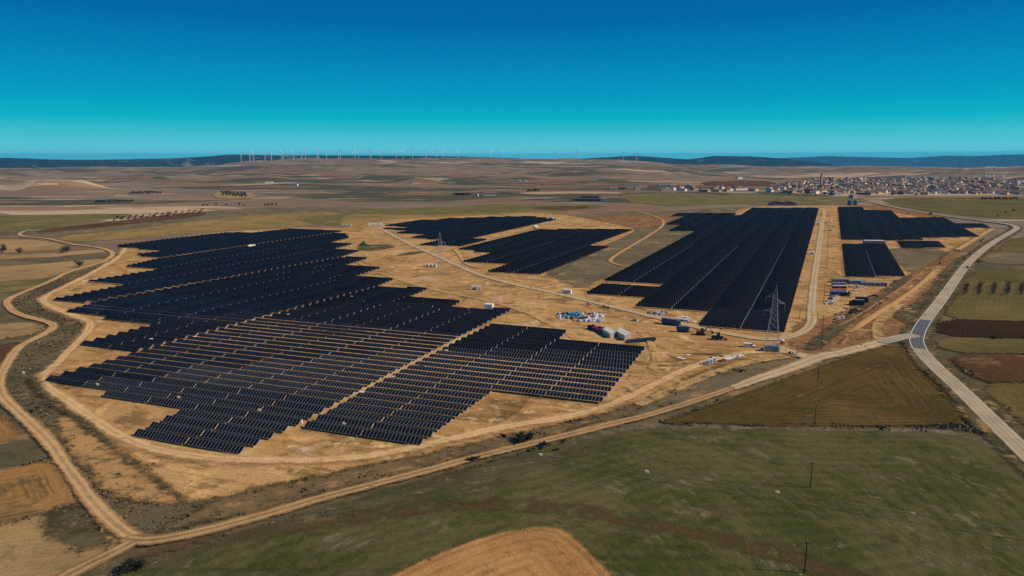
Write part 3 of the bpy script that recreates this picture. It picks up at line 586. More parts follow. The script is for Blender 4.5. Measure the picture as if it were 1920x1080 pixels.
block('small block beside the right block', [(1255, 434), (1312, 434), (1376, 401), (1275, 401)], (1255, 433), ra=-16)
block('far right block', [(1569, 389), (1619, 389), (1622, 395), (1679, 396), (1694, 410), (1758, 409), (1822, 445), (1700, 446), (1745, 451), (1577, 451)], (1578, 450), ra=-5)
block('small right block', [(1579, 459), (1669, 459), (1705, 520), (1585, 520)], (1586, 519), ra=-7)
block('thin right strip', [(1680, 454), (1772, 454), (1784, 465), (1690, 466)], (1690, 464), ra=-4)
block('thin far right strip', [(1783, 421), (1852, 420), (1864, 427), (1788, 428)], (1790, 426), ra=-4)
print('tables', len(tables))
order = sorted(range(len(tables)), key=lambda i: math.hypot(tables[i][0], tables[i][1]))
single = set(order[:300]); moduled = set(order[:110])
# count each table within its row and each row within its block
rows = {}
for i, t in enumerate(tables): rows.setdefault((t[4], t[5]), []).append(i)
for k in rows: rows[k].sort(key=lambda i: tables[i][6])
rown = {}
for bname in {t[4] for t in tables}:
    for n, j in enumerate(sorted({t[5] for t in tables if t[4] == bname})): rown[(bname, j)] = n + 1
for i in order[:300]:
    x, y, ra, tilt, bn, j, s, kc, sx = tables[i]; k = rows[(bn, j)].index(i) + 1
    o = thing('solar_table', '%s dark solar table from left in the %s row, %s' % (nth(k), nth(rown[(bn, j)]), bn), 'solar panel', (x, y), ra, 'solar tables of the ' + bn, z=0.0)
    tr = math.radians(tilt); o.scale = (sx, 1, 1)
    if i in moduled:
        for q in range(NM):
            m = link('module', MODULE, o); m.location = (-TL / 2 + (q + .5) * MW, 0, HUB); m.rotation_euler = (tr, 0, 0)
        for px_ in POSTX: link('post', POST, o).location = (px_, 0, 0)
    else:
        m = link('panel', PANEL, o); m.location = (0, 0, HUB); m.rotation_euler = (tr, 0, 0)
        tag(link('support_posts', POSTS, o), kind='stuff')
    link('torque_tube', TUBE, o)
    if kc % 2 == 0: m = link('drive_unit', DRIVE, o); m.location = (TL / 2 + .18, 0, HUB); m.rotation_euler = (tr, 0, 0)
# all the other tables, too many and too small to pick apart: one object
T0 = panel_mb(); T0.box(TL / 2 - .05, TL / 2 + .35, -.9, .9, .035, .12, 2); npan = len(T0.v); tube_mb(T0, 1); [post_mb(T0, x, 1) for x in POSTX]
V0 = np.array(T0.v); rest = [tables[i] for i in order[300:]]
allv = []
dmask = np.zeros(len(V0), bool); dmask[npan - 8:npan] = True
for x, y, ra, tilt, _b, _j, _s, kc, sx in rest:
    V = V0.copy(); V[~dmask, 0] *= 1.0165; V[:, 0] *= sx
    if kc % 2 or math.hypot(x, y) > 760: V[dmask] *= (0, 0, 0)
    t = math.radians(tilt); a = math.radians(ra)
    yy, zz = V[:npan, 1].copy(), V[:npan, 2].copy(); V[:npan, 1] = yy * math.cos(t) - zz * math.sin(t); V[:npan, 2] = yy * math.sin(t) + zz * math.cos(t) + HUB
    X = V[:, 0] * math.cos(a) - V[:, 1] * math.sin(a) + x; Y = V[:, 0] * math.sin(a) + V[:, 1] * math.cos(a) + y
    allv.append(np.stack([X, Y, V[:, 2]], -1))
AV = np.concatenate(allv).astype(np.float32); nf = len(T0.f); lens = np.array([len(f) for f in T0.f]); flat = np.concatenate([np.array(f) for f in T0.f])
me = bpy.data.meshes.new('distant_solar_tables'); me.vertices.add(len(AV)); me.vertices.foreach_set('co', AV.ravel())
LI = (flat[None, :] + (np.arange(len(rest)) * len(V0))[:, None]).ravel().astype(np.int32); me.loops.add(len(LI)); me.loops.foreach_set('vertex_index', LI)
LS = np.tile(lens, len(rest)); st = np.r_[0, np.cumsum(LS)[:-1]].astype(np.int32)
me.polygons.add(len(LS)); me.polygons.foreach_set('loop_start', st); me.materials.append(GLASS); me.materials.append(ALUD); me.materials.append(ALU)
me.polygons.foreach_set('material_index', np.tile(np.array(T0.m, dtype=np.int32), len(rest))); me.update(); me.validate()
tag(link('distant_solar_tables', me), 'ranks of dark solar tables filling the farther blocks', 'solar panels', kind='stuff')

# ------------------------------------------------------------------ materials of things
def paint(name, rgb, rough=.5, spec=.4, var=.1): return plain(name, rgb, rough, spec, var, 0, 1.2)
M = dict(
    white=paint('white_paint', (.80, .74, .65)), offwhite=paint('off_white_paint', (.62, .56, .47)), grey=paint('grey_paint', (.28, .25, .22)), dark=paint('dark_rubber', (.015, .015, .016), .8, .2),
    black=paint('black_plastic', (.012, .013, .016), .45), glass=paint('dark_window_glass', (.01, .013, .016), .1, .6, .02), blue=paint('blue_paint', (.012, .045, .16), .4), dblue=paint('navy_paint', (.015, .022, .06), .4),
    red=paint('dark_red_paint', (.10, .018, .015), .5), orange=paint('orange_plastic', (.62, .10, .015), .5), green=paint('bright_green_paint', (.02, .33, .03), .4), purple=paint('purple_wrap', (.16, .03, .10), .35, .5), olive=paint('olive_green_paint', (.025, .03, .016), .6),
    lilac=paint('lilac_grey_panel', (.25, .21, .22)), galv=paint('galvanised_lattice', (.30, .33, .34), .5, .4, .15), wood=paint('weathered_pole', (.055, .045, .035), .85, .1, .25), wire=paint('dark_cable', (.02, .02, .02), .6), yellow=paint('machine_yellow', (.42, .22, .03), .5),
    concrete=plain('concrete', (.42, .40, .36), .9, .1, .15), roofred=plain('dark_red_roof', (.10, .035, .03), .85, .1, .25, 0, .3), roofred2=plain('orange_red_roof', (.26, .09, .055), .85, .1, .25, 0, .3), silo=plain('grey_green_silo_steel', (.14, .18, .18), .5, .4, .15, .2),
    bark=plain('bark', (.06, .045, .035), .9, .1, .2), leafdark=plain('dark_evergreen_leaf', (.018, .022, .012), .8, .2, .4), leafbare=plain('bare_twigs', (.060, .043, .042), .9, .1, .3), leafolive=plain('dull_olive_leaf', (.05, .05, .026), .85, .1, .4), leafscrub=plain('grey_scrub_leaf', (.075, .062, .036), .9, .05, .4), leafdry=plain('dry_scrub_leaf', (.17, .125, .07), .9, .1, .4),
    bagw=plain('white_woven_bag', (.60, .58, .56), .8, .2, .2), bagb=plain('blue_tarpaulin', (.03, .20, .38), .5, .3, .2), bagr=plain('red_brown_bag', (.26, .06, .06), .7, .2, .2), bagl=plain('lilac_bag', (.36, .26, .36), .7, .2, .2), bagd=plain('dark_crate', (.06, .05, .05), .8, .1, .3), card=plain('brown_pallet_wood', (.22, .14, .08), .85, .1, .3),
    sub=plain('turned_red_earth', (.26, .13, .06), .95, .05, .3, 0, .4), spoil=plain('orange_spoil', (.40, .22, .085), .95, .05, .3, 0, .5))

# ------------------------------------------------------------------ pylons, poles, wires, fence
def lattice_pylon(px, py, ht, foot, label, sc_=1.0, yaw=-15):
    p = at(px, py); o = thing('lattice_pylon', label, 'pylon', p, yaw, 'lattice pylons in the solar farm', z=0.0)
    hw = lambda z: foot / 2 * (1 - z / ht) ** 1.0 * .82 + .42 + (foot * .09) * max(0, 1 - z / (ht * .55))
    zt = ht * .86; r = .058 * sc_
    for sx, sy in ((-1, -1), (1, -1), (1, 1), (-1, 1)):
        b = MB(); zs = np.linspace(0, zt, 9)
        for a, c in zip(zs[:-1], zs[1:]): b.bar((sx * hw(a), sy * hw(a), a), (sx * hw(c), sy * hw(c), c), r)
        b.build('leg', M['galv'], o)
        MB().box(sx * hw(0) - .5, sx * hw(0) + .5, sy * hw(0) - .5, sy * hw(0) + .5, -.2, .5).build('footing', M['concrete'], o)
    br = MB(); zs = [0]; 
    while zs[-1] < zt - 1: zs.append(min(zt, zs[-1] + max(1.3, 1.5 * hw(zs[-1]))))
    for a, c in zip(zs[:-1], zs[1:]):
        A, B = hw(a), hw(c)
        for (x0, y0), (x1, y1) in (((-1, -1), (1, -1)), ((1, -1), (1, 1)), ((1, 1), (-1, 1)), ((-1, 1), (-1, -1))):
            br.bar((x0 * A, y0 * A, a), (x1 * B, y1 * B, c), r * .55); br.bar((x1 * A, y1 * A, a), (x0 * B, y0 * B, c), r * .55); br.bar((x0 * B, y0 * B, c), (x1 * B, y1 * B, c), r * .5)
    br.build('bracing', M['galv'], o)
    pk = MB(); 
    for sx, sy in ((-1, -1), (1, -1), (1, 1), (-1, 1)): pk.bar((sx * hw(zt), sy * hw(zt), zt), (0, 0, ht), r * .8)
    pk.build('peak', M['galv'], o)
    for z, s in ((.84, -1), (.755, 1), (.645, -1)):
        c = MB(); L = foot * .52; zz = z * ht; w = hw(zz)
        for sy in (-1, 1): c.bar((s * w, sy * w, zz), (s * (w + L), 0, zz), r * .8); c.bar((s * w, sy * w, zz + ht * .045), (s * (w + L), 0, zz), r * .7)
        for f in (.3, .6): c.bar((s * (w + L * f), w * (1 - f), zz), (s * (w + L * f), -w * (1 - f), zz + ht * .045 * (1 - f)), r * .5)
        a = c.build('cross_arm', M['galv'], o)
        i = MB(); [i.cyl(s * (w + L), 0, zz - 2.3 + q * .3, zz - 2.15 + q * .3, .13, None, 6) for q in range(7)]; i.cyl(s * (w + L), 0, zz - 2.4, zz, .04, None, 4); i.build('insulator', M['grey'], a)
    return o
lattice_pylon(1446, 670, 34.5, 6.2, 'tall lattice pylon standing beside the grey generator container', 1.15)
lattice_pylon(826, 518, 35.0, 6.5, 'lattice pylon standing alone on bare earth by three white cabinets', 1.1, -10)
lattice_pylon(711, 447, 21.0, 4.5, 'small distant lattice pylon beyond the diagonal track end', .9, 0)

POLES = [(1508, 1078, 1006, 'timber pole nearest the bottom edge in the green field'), (1519, 918, 860, 'timber pole in the middle of the green field'), (1527, 800, 753, 'timber pole on the brown field edge'), (1533, 717, 680, 'timber pole standing at the brown field top'), (1539, 658, 587, 'tall timber pole in the red earth by the gate'), (1533, 600, 585, 'short timber pole at the track fork'), (1499, 599, 582, 'short timber pole beside the right block edge'), (1544, 571, 528, 'timber pole left of the parked cars'), (1549, 505, 470, 'timber pole on the strip between right blocks'), (1551, 470, 428, 'farther timber pole on the strip between right blocks'), (1553, 432, 402, 'farthest timber pole on the strip between right blocks')]
pole_tops = []
for px, y0, y1, lab in POLES:
    p = at(px, y0); ht = (y0 - y1) / (y0 - YH) * CH * .98
    o = thing('utility_pole', lab, 'pole', p, 0, 'poles of the local power line', z=0.0); pole_tops.append((p[0], p[1], ht))
    MB().cyl(0, 0, -.3, ht, .17, .11, 8).build('shaft', M['wood'], o)
    c = MB(); c.box(-.95, .95, -.06, .06, ht - .55, ht - .43); cr = c.build('cross_arm', M['wood'], o)
    for x in (-.85, 0, .85): MB().cyl(x, 0, ht - .43 if x else ht, ht - .15 if x else ht + .25, .07, .05, 6).build('insulator', M['offwhite'], cr)
def catenary(a, b, sag, n=14):
    t = np.linspace(0, 1, n); return [(a[0] + (b[0] - a[0]) * s, a[1] + (b[1] - a[1]) * s, a[2] + (b[2] - a[2]) * s - sag * 4 * s * (1 - s)) for s in t]
w = MB(); line = [0, 1, 2, 3, 4, 7, 8, 9, 10]
for i, j in zip(line[:-1], line[1:]):
    for dx in (-.85, 0, .85):
        A, B = pole_tops[i], pole_tops[j]; P = catenary((A[0] + dx, A[1], A[2] - .1), (B[0] + dx, B[1], B[2] - .1), .9)
        for a, b in zip(P[:-1], P[1:]): w.bar(a, b, .012, None, 3)
tag(w.build('power_cable', M['wire']), 'three thin dark cables strung along the timber poles', 'cable')
# overhead earth wire with bird diverters, crossing low in front of the farm
DIV = [(52, 696), (183, 720), (333, 745), (482, 770), (640, 796), (826, 824), (1013, 852), (1212, 883), (1457, 921), (1709, 957)]
WH = 16.0; dw = np.array([at(x, y, WH) for x, y in DIV]); fit = np.polyfit(dw[:, 0], dw[:, 1], 1)
dirv = np.array([1, fit[0]]) / math.hypot(1, fit[0])
ew = link('overhead_wire', None); mid = np.array([dw[5, 0], np.polyval(fit, dw[5, 0])]); ew.location = (mid[0], mid[1], 0); ew.rotation_euler = (0, 0, math.atan2(dirv[1], dirv[0]))
tag(ew, 'pale overhead wire with white spiral bird markers crossing the foreground', 'cable')
for k, (oy, oz, r) in enumerate(((0, 0, .012), (-2.2, -1.2, .04), (2.2, -1.2, .04))):
    b = MB(); b.bar((-260, oy, WH + oz), (200, oy, WH + oz), r, None, 5); b.build('wire', M['offwhite' if k == 0 else 'wire'], ew)
spb = MB()
for q in range(4):
    rr = .30; cx = (q - 1.5) * .24
    for i in range(10):
        a0, a1 = 2 * math.pi * i / 10, 2 * math.pi * (i + 1) / 10; spb.bar((cx + .02 * i, rr * math.cos(a0), rr * math.sin(a0)), (cx + .02 * (i + 1), rr * math.cos(a1), rr * math.sin(a1)), .035, None, 4)
SPIRAL = spb.mesh('bird_diverter', M['white'])
for p in dw:
    s_ = float((p - mid) @ dirv); b = link('bird_diverter', SPIRAL, ew); b.location = (s_, 0, WH)
# perimeter fence
ribbon('ditch', SCRUB, [(60, 708), (72, 735), (120, 771), (190, 823), (244, 868), (300, 910), (352, 946)], 2.2, 'dark weedy ditch along the fence', m=2.5)
FPX = [(238, 463), (212, 488), (168, 514), (106, 542), (62, 561), (78, 582), (138, 602), (162, 612), (146, 638), (100, 682), (56, 707), (66, 732), (118, 768), (188, 820), (242, 866), (298, 908), (356, 950), (440, 934), (560, 907), (700, 876), (850, 846), (960, 820), (1100, 792), (1200, 762), (1290, 722), (1400, 694)]
fp = resample([at(*p) for p in FPX], 4.0)
fe = link('wire_fence', None); fe.location = (0, 0, 0); tag(fe, 'thin wire fence on slim posts round the solar farm', 'fence')
FPOST = MB().box(-.04, .04, -.04, .04, 0, 2.0).mesh('fence_post', M['wood'])
for p in fp: q = link('fence_post', FPOST, fe); q.location = (p[0], p[1], 0)
b = MB()
for a, c in zip(fp[:-1], fp[1:]):
    for z in (.5, 1.2, 1.9): b.bar((a[0], a[1], z), (c[0], c[1], z), .012, None, 3)
b.build('fence_wire', M['wire'], fe)
g = thing('gate_fence', 'grey mesh gate panels beside the access road', 'gate', at(1495, 655), -8, z=0.0)
for x in (-2.6, 2.6, 0): MB().box(x - .06, x + .06, -.06, .06, 0, 2.3).build('gate_post', M['galv'], g)
for s in (-1, 1):
    b = MB(); [b.box(s * 1.3 - 1.2 + q * .2 - .015, s * 1.3 - 1.2 + q * .2 + .015, -.015, .015, .2, 2.1) for q in range(13)]; [b.box(s * 1.3 - 1.22, s * 1.3 + 1.22, -.02, .02, z, z + .05) for z in (.2, 1.1, 2.1)]; b.build('gate_panel', M['galv'], g)

# ------------------------------------------------------------------ cabins and containers
def cabin(name, label, px, py, L, W, Hh, rot, mat, roof=None, doors=1, wins=0, group=None, cat='cabin', vents=False, ribs=True, z=0.0, p=None):
    p = at(px, py) if p is None else p; o = thing(name, label, cat, p, rot, group, z=z)
    b = MB(); b.box(-L / 2, L / 2, -W / 2, W / 2, .15, Hh)
    if ribs:
        n = max(3, int(L / .55))
        for s in (-1, 1):
            for i in range(n): x = -L / 2 + (i + .5) * L / n; b.box(x - L / n * .25, x + L / n * .25, s * W / 2 - (.04 if s < 0 else 0), s * W / 2 + (.04 if s > 0 else 0), .3, Hh - .15)
    b.build('body', mat, o)
    MB().box(-L / 2 - .06, L / 2 + .06, -W / 2 - .06, W / 2 + .06, Hh, Hh + .14).build('roof', roof or mat, o)
    MB().box(-L / 2 + .2, L / 2 - .2, -W / 2 + .15, W / 2 - .15, -.1, .15).build('base', M['concrete'], o)
    for i in range(doors):
        x = -L / 2 + (i + 1) * L / (doors + 1); d = MB().box(x - .45, x + .45, -W / 2 - .09, -W / 2 - .045, .25, 2.25).build('door', M['grey'], o)
        MB().box(x + .28, x + .36, -W / 2 - .13, -W / 2 - .092, 1.15, 1.3).build('handle', M['black'], d)
    for i in range(wins):
        x = -L / 2 + (i + .5) * L / wins + .5; MB().box(x - .5, x + .5, -W / 2 - .085, -W / 2 - .045, 1.1, 2.0).build('window', M['glass'], o)
    if vents:
        for s in (-.5, .5):
            for zz in (.7, 1.7): MB().box(L / 2 + .01, L / 2 + .06, s * W * .5 - W * .16, s * W * .5 + W * .16, zz, zz + .6).build('louvre', M['black'], o)
    return o
RA = -19.5
cabin('inverter_cabin', 'white cabin beside the diagonal main track', 1063, 551, 6.2, 2.7, 3.0, RA, M['white'], doors=2, cat='cabin')
cabin('transformer_cabin', 'white cabin with dark louvres at the near block corner', 917, 583, 5.0, 4.4, 4.4, RA + 8, M['white'], doors=1, vents=True)
for dx, lab in ((-2.2, 'left one of two white cabinets on open earth'), (1.8, 'right one of two white cabinets on open earth')): cabin('cabinet', lab, 0, 0, 3.2, 2.8, 2.9, RA + 30, M['offwhite'], doors=1, p=at(893, 544) + np.array([dx, -dx * .4]), cat='cabinet', group='pair of white cabinets', ribs=False)
for k, dx in enumerate((-3.2, 0, 3.2)): cabin('cabinet', ('left', 'middle', 'right')[k] + ' white cabinet of three beside the lone pylon', 0, 0, 2.0, 2.4, 3.2, RA + 8, M['white'], doors=1, p=at(809, 502) + np.array([dx, 0]), cat='cabinet', group='three white cabinets by the pylon', ribs=False)
cabin('inverter_cabin', 'white cabin on the aisle under the upper left block', 471, 465, 8.5, 2.8, 3.2, 60, M['white'], doors=2)
cabin('control_building', 'long low lilac building with white roof between right blocks', 1638, 458, 21, 6, 4.2, -6, M['lilac'], roof=M['white'], doors=3, wins=5, cat='building', ribs=False)
cabin('inverter_cabin', 'small white cabin beside the straight gravel track', 1523, 478, 4.2, 3.0, 3.2, 60, M['white'], doors=1)
cabin('inverter_cabin', 'tiny white cabin beside the straight track farther up', 1535, 421, 5, 3, 3.2, 60, M['white'], doors=1)
cabin('inverter_cabin', 'white cabin at the far end of the centre track', 1033, 411, 7, 3, 3.4, RA, M['white'], doors=1)
cabin('inverter_cabin', 'white cabin halfway along the centre track', 1004, 427, 6, 3, 3.2, 40, M['white'], doors=1)
b3 = cabin('long_shed', 'long white shed at the left end of the far centre block', 704, 423, 20, 5, 3.2, 10, M['white'], doors=2, cat='shed')
for k in range(5): cabin('site_hut', nth(k + 1) + ' small dark hut from left above the upper left block', 642 + k * 4, 425 + (k % 2) * .4, 2.6, 2.4, 2.6, 5, M['grey'] if k % 2 else M['offwhite'], doors=0, cat='hut', group='row of small huts above the upper left block', ribs=False)
for k, (px, py) in enumerate(((563, 797), (678, 743), (738, 713), (792, 688), (837, 663))): cabin('combiner_box', nth(k + 1) + ' small white box from the front along the near aisle', px, py, 1.5, 1.0, 1.7, RA + 20, M['white'], doors=0, cat='electrical box', group='white boxes along the near aisle', ribs=False)
for k, (px, py) in enumerate(((283, 641), (365, 637), (400, 627), (475, 605), (540, 594), (455, 605), (660, 560))): cabin('combiner_box', nth(k + 1) + ' small white box along the second left aisle', px, py, 1.6, 1.0, 1.6, RA + 20, M['white'], doors=0, cat='electrical box', group='white boxes along the second left aisle', ribs=False)
# site compound
cabin('site_office', 'grey flat office unit at the left end of the compound row', 1576, 530, 12, 5, 2.9, -6, M['grey'], roof=M['lilac'], doors=2, wins=4, cat='site office', group='site offices of the compound')
cabin('site_office', 'grey office unit in the middle of the compound row', 1606, 533, 11, 5, 2.9, -6, M['grey'], doors=2, wins=3, cat='site office', group='site offices of the compound')
cabin('site_office', 'long lilac grey office unit at the right end of the row', 1637, 537, 17.5, 4.2, 3.0, -7, M['lilac'], roof=M['lilac'], doors=3, wins=6, cat='site office', group='site offices of the compound')
cabin('storage_container', 'grey container topmost in the stack of store units', 1572, 537.5, 9, 3, 2.8, -4, M['grey'], roof=M['lilac'], doors=1, group='store containers of the compound', cat='container')
cabin('storage_container', 'pale topped container second in the column of store units', 1573, 543, 9, 2.6, 2.8, -4, M['dblue'], roof=M['offwhite'], doors=1, group='store containers of the compound', cat='container')
cabin('storage_container', 'container with orange and white roof before the blue one', 1572, 549.5, 10, 2.6, 2.8, -4, M['offwhite'], roof=M['orange'], doors=0, group='store containers of the compound', cat='container')
cabin('storage_container', 'blue container nearest the parked cars', 1571, 555.5, 10, 2.8, 2.9, -4, M['blue'], doors=1, group='store containers of the compound', cat='container')
cabin('storage_container', 'black box unit behind the dark green lorry', 1612, 567, 5, 3, 3.4, -4, M['black'], doors=0, cat='container')
cabin('storage_container', 'small black box unit right of the dark green lorry', 1623, 568, 2, 2.4, 3.6, -4, M['black'], doors=0, cat='container')
for k in range(4): cabin('pallet_stack', nth(k + 1) + ' grey wrapped pallet stack from left below the machines', 1568 + k * 4, 601 - k * .8, 1.7, 1.4, 1.6 + .3 * (k % 2), 10, M['offwhite'] if k % 2 else M['grey'], doors=0, cat='pallet', group='grey pallet stacks below the machines', ribs=False)
# stack of white containers, purple pallets, stacked modules
cv = v2(-74); cn = np.array([-cv[1], cv[0]])
for k in range(2):
    cabin('shipping_container', ['near', 'far'][k] + ' white container of the right hand white stack', 0, 0, 12.2, 2.44, 3.0 + .05 * k, -74, M['offwhite'], doors=0, p=at(1171, 640) - cv * (6.1 + 3.0 * k) + cn * (1.22 + k * 2.55), cat='container', group='stack of long white containers')
for k in range(2):
    cabin('shipping_container', ['near', 'far'][k] + ' white container of the left hand white stack', 0, 0, 10.5, 2.2, 2.9, -74, M['offwhite'], doors=0, p=at(1147, 635.5) - cv * (5.25 + 3.0 * k) + cn * (.2 + k * 2.28), cat='container', group='stack of long white containers')
rr = random.Random(3)
for k in range(22):
    r, c = divmod(k, 11); p = at(1105, 618) + cv * c * 1.9 + cn * (r * 2.1 + c * .55)
    o = thing('wrapped_pallet', '%s purple wrapped pallet from left in the %s row by the white containers' % (nth(c + 1), ['front', 'back'][r]), 'pallet', p, -40 + rr.uniform(-6, 6), 'purple wrapped pallets beside the white containers', z=0.0)
    h = rr.uniform(2.0, 3.0); MB().box(-.85, .85, -.7, .7, .15, h, 0, (.95, .93)).build('wrapped_load', M['purple'] if c > 1 else M['black'], o); MB().box(-.88, .88, -.73, .73, 0, .14).build('pallet_base', M['card'], o)
for k in range(6):
    r, c = divmod(k, 3); p = at(1182, 643) + np.array([c * 5.0 + r * 1.2, c * 1.0 + r * 2.6])
    o = thing('module_stack', '%s stack of flat black panels from left in the %s row' % (nth(c + 1), ['front', 'back'][r]), 'panel stack', p, 12, 'flat stacks of black panels beside the white containers', z=0.0)
    MB().box(-2.3, 2.3, -1.2, 1.2, .15, 1.0 + .25 * ((k * 7) % 3)).build('panels', M['black'], o); MB().box(-2.2, 2.2, -1.1, 1.1, 0, .14).build('pallet_base', M['card'], o)
# heap of bags, small heaps, boxes
def lump(name, mat, seed):
    r_ = random.Random(seed); b = MB(); b.box(-.62, .62, -.6, .6, 0, .55, 0, (1.1, 1.1)); o_ = len(b.v); b.box(-.68, .68, -.66, .66, .551, 1.15, 0, (.55, .6), (r_.uniform(-.15, .15), r_.uniform(-.15, .15)))
    b.v = [(x * r_.uniform(.82, 1.18), y * r_.uniform(.82, 1.18), z * r_.uniform(.88, 1.1) if z > 0 else 0) for x, y, z in b.v]; return b.mesh(name, mat)
BAGS = {k: [lump('bulk_bag', M[k], i + ord(k[3]) * 9) for i in range(3)] for k in ('bagw', 'bagb', 'bagr', 'bagl', 'bagd')}
names = dict(bagw='white', bagb='blue', bagr='red brown', bagl='lilac', bagd='dark')
def bag(px, py, k, where, grp, sc_=1.0, side=''):
    p = at(px, py); o = link('bulk_bag', rr.choice(BAGS[k])); o.location = (p[0], p[1], 0); o.rotation_euler = (0, 0, rr.uniform(0, 6)); f = sc_ * rr.uniform(.75, 1.25); o.scale = (f, f, f * rr.uniform(.8, 1.2))
    tag(o, '%s lumpy bag %sin the %s' % (names[k], side, where), 'bag', grp)
for k in range(150):
    u, v = rr.uniform(0, 1), rr.uniform(0, 1); px = 1043 + 90 * u; py = 589 + 16 * v
    if (u < .3 and v > .6) or (u > .85 and v < .2): continue
    kind = rr.choices(['bagw', 'bagd', 'bagl', 'bagb', 'bagr'], [6, 3, 1, .6, .3])[0]
    if .22 < u < .5 and v < .6: kind = rr.choices(['bagb', 'bagw'], [3, 1])[0]
    if u > .38 and v > .75: kind = rr.choices(['bagr', 'bagw', 'bagl'], [1.2 if u < .6 else .2, 2, 1.5])[0]
    bag(px, py, kind, 'large colourful heap on the open earth', 'bags in the large colourful heap', 1.15, ('back ' if v < .4 else 'middle ' if v < .7 else 'front ') + ('left ' if u < .3 else 'centre ' if u < .65 else 'right '))
for k in range(26): bag(1215 + 40 * rr.random(), 586 + 8 * rr.random(), rr.choice(['bagw', 'bagw', 'bagd', 'bagl']), 'long row behind the blue lorry', 'bags in the row behind the blue lorry')
for k in range(8): bag(1100 + 12 * rr.random(), 570 + 4 * rr.random(), rr.choice(['bagl', 'bagw', 'bagr']), 'tiny heap beside the main track', 'bags in the tiny heap by the track')
for k in range(10): bag(1128 + 22 * rr.random(), 577 + 4 * rr.random(), rr.choice(['bagd', 'bagw', 'bagd']), 'dull heap at the main track edge', 'bags in the dull heap by the track')
def crate(px, py, L, W, Hh, rot, mat, label, grp=None, name='crate'):
    o = thing(name, label, 'crate', at(px, py), rot, grp, z=0.0); MB().box(-L / 2, L / 2, -W / 2, W / 2, .12, Hh).build('box', M[mat], o); MB().box(-L / 2 + .1, L / 2 - .1, -W / 2 + .1, W / 2 - .1, 0, .12).build('pallet_base', M['card'], o); MB().box(-L / 2 - .04, L / 2 + .04, -W / 2 - .04, W / 2 + .04, Hh, Hh + .07).build('lid', M[mat], o); return o
for k, (px, py, L) in enumerate(((1276, 602, 4.2), (1284, 599, 3.6), (1290, 601, 2.2), (1286, 604, 2.6), (1275, 599, 3))): crate(px, py, L, 1.8, 1.4 + .3 * (k % 2), -20, 'white', nth(k + 1) + ' white crate in the group behind the blue lorry', 'white crates behind the blue lorry')
crate(1191, 603, 2.6, 2, 1.6, -20, 'grey', 'lone grey crate on the open earth'); crate(1195, 603.5, 1.4, 1.4, 1.3, 10, 'white', 'small white crate beside the lone grey one')
for k, (px, py) in enumerate(((1326, 686), (1332, 683.5), (1339, 681))): crate(px, py, 1.9, 1.7, 2.6, -20, 'white' if k else 'offwhite', ('left', 'middle', 'right')[k] + ' tall white crate of three beside the foreground lane', 'three tall white crates')
for k, (px, py) in enumerate(((1365, 675), (1371, 672.5), (1378, 670), (1384, 668), (1368, 671), (1389, 670))): crate(px, py, 3.4, 1.7, .7, 18, 'white', nth(k + 1) + ' low white crate near the tall white crates', 'low white crates below the van')
for k, (px, py) in enumerate(((1274, 672), (1281, 674), (1291, 667))): crate(px, py, 2.4, 1.1, .5, 20, 'white', ('left', 'middle', 'right')[k] + ' flat white crate on the bare earth', 'three flat white crates')
for k, (px, py) in enumerate(((1335, 674), (1341, 674), (1352, 671), (1350, 680), (1357, 678))): crate(px, py, 1.5, 1.3, 1.0, 5, 'bagd' , nth(k + 1) + ' dark crate behind the tall white crates', 'dark crates behind the white ones')
for k, (px, py) in enumerate(((1162, 548), (1238, 585), (1356, 618), (1303, 606), (735, 490), (688, 480), (1244, 546))): crate(px, py, 2.4, 1.6, .8, 12, 'card' if k in (2, 4) else 'white', ['pale crate between track and low strip', 'small pale crate right of the low strip', 'pale crate before the right block', 'pale crate at the right block corner', 'brown crate on the earth near the left block', 'small white crate near the dark patch', 'small white crate in the strip gap'][k])
o = thing('loose_panel', 'single dark panel lying on the earth by the near aisle', 'panel', at(563, 811), 15, z=.1); MB().box(-1.3, 1.3, -.7, .7, .05, .12).build('sheet', M['black'], o); MB().box(-1.2, 1.2, -.6, .6, -.02, .05).build('packing', M['card'], o)
cr_ = random.Random(44)
for k in range(14): crate(cr_.uniform(1584, 1622), cr_.uniform(572, 592), cr_.uniform(1.4, 3.2), cr_.uniform(1.0, 1.8), cr_.uniform(.6, 1.6), cr_.uniform(-30, 30), cr_.choice(['bagd', 'card', 'olive', 'grey', 'black']), '%s small dark crate among the parked compound machines' % nth(k + 1), 'dark crates among the compound machines')
for k in range(9): crate(cr_.uniform(1585, 1606), cr_.uniform(545, 560), cr_.uniform(1.2, 2.4), cr_.uniform(1.0, 1.6), cr_.uniform(.6, 1.4), cr_.uniform(-30, 30), cr_.choice(['bagd', 'card', 'white', 'grey', 'yellow']), '%s small crate in the yard before the office row' % nth(k + 1), 'crates in the yard before the offices')
for k in range(10): crate(cr_.uniform(1540, 1565), cr_.uniform(400, 452), cr_.uniform(2, 4.5), cr_.uniform(1.2, 2.0), cr_.uniform(.7, 1.6), cr_.uniform(-20, 20), cr_.choice(['bagd', 'card', 'white', 'sub']), '%s scattered crate on the strip between right blocks' % nth(k + 1), 'crates on the strip between right blocks')
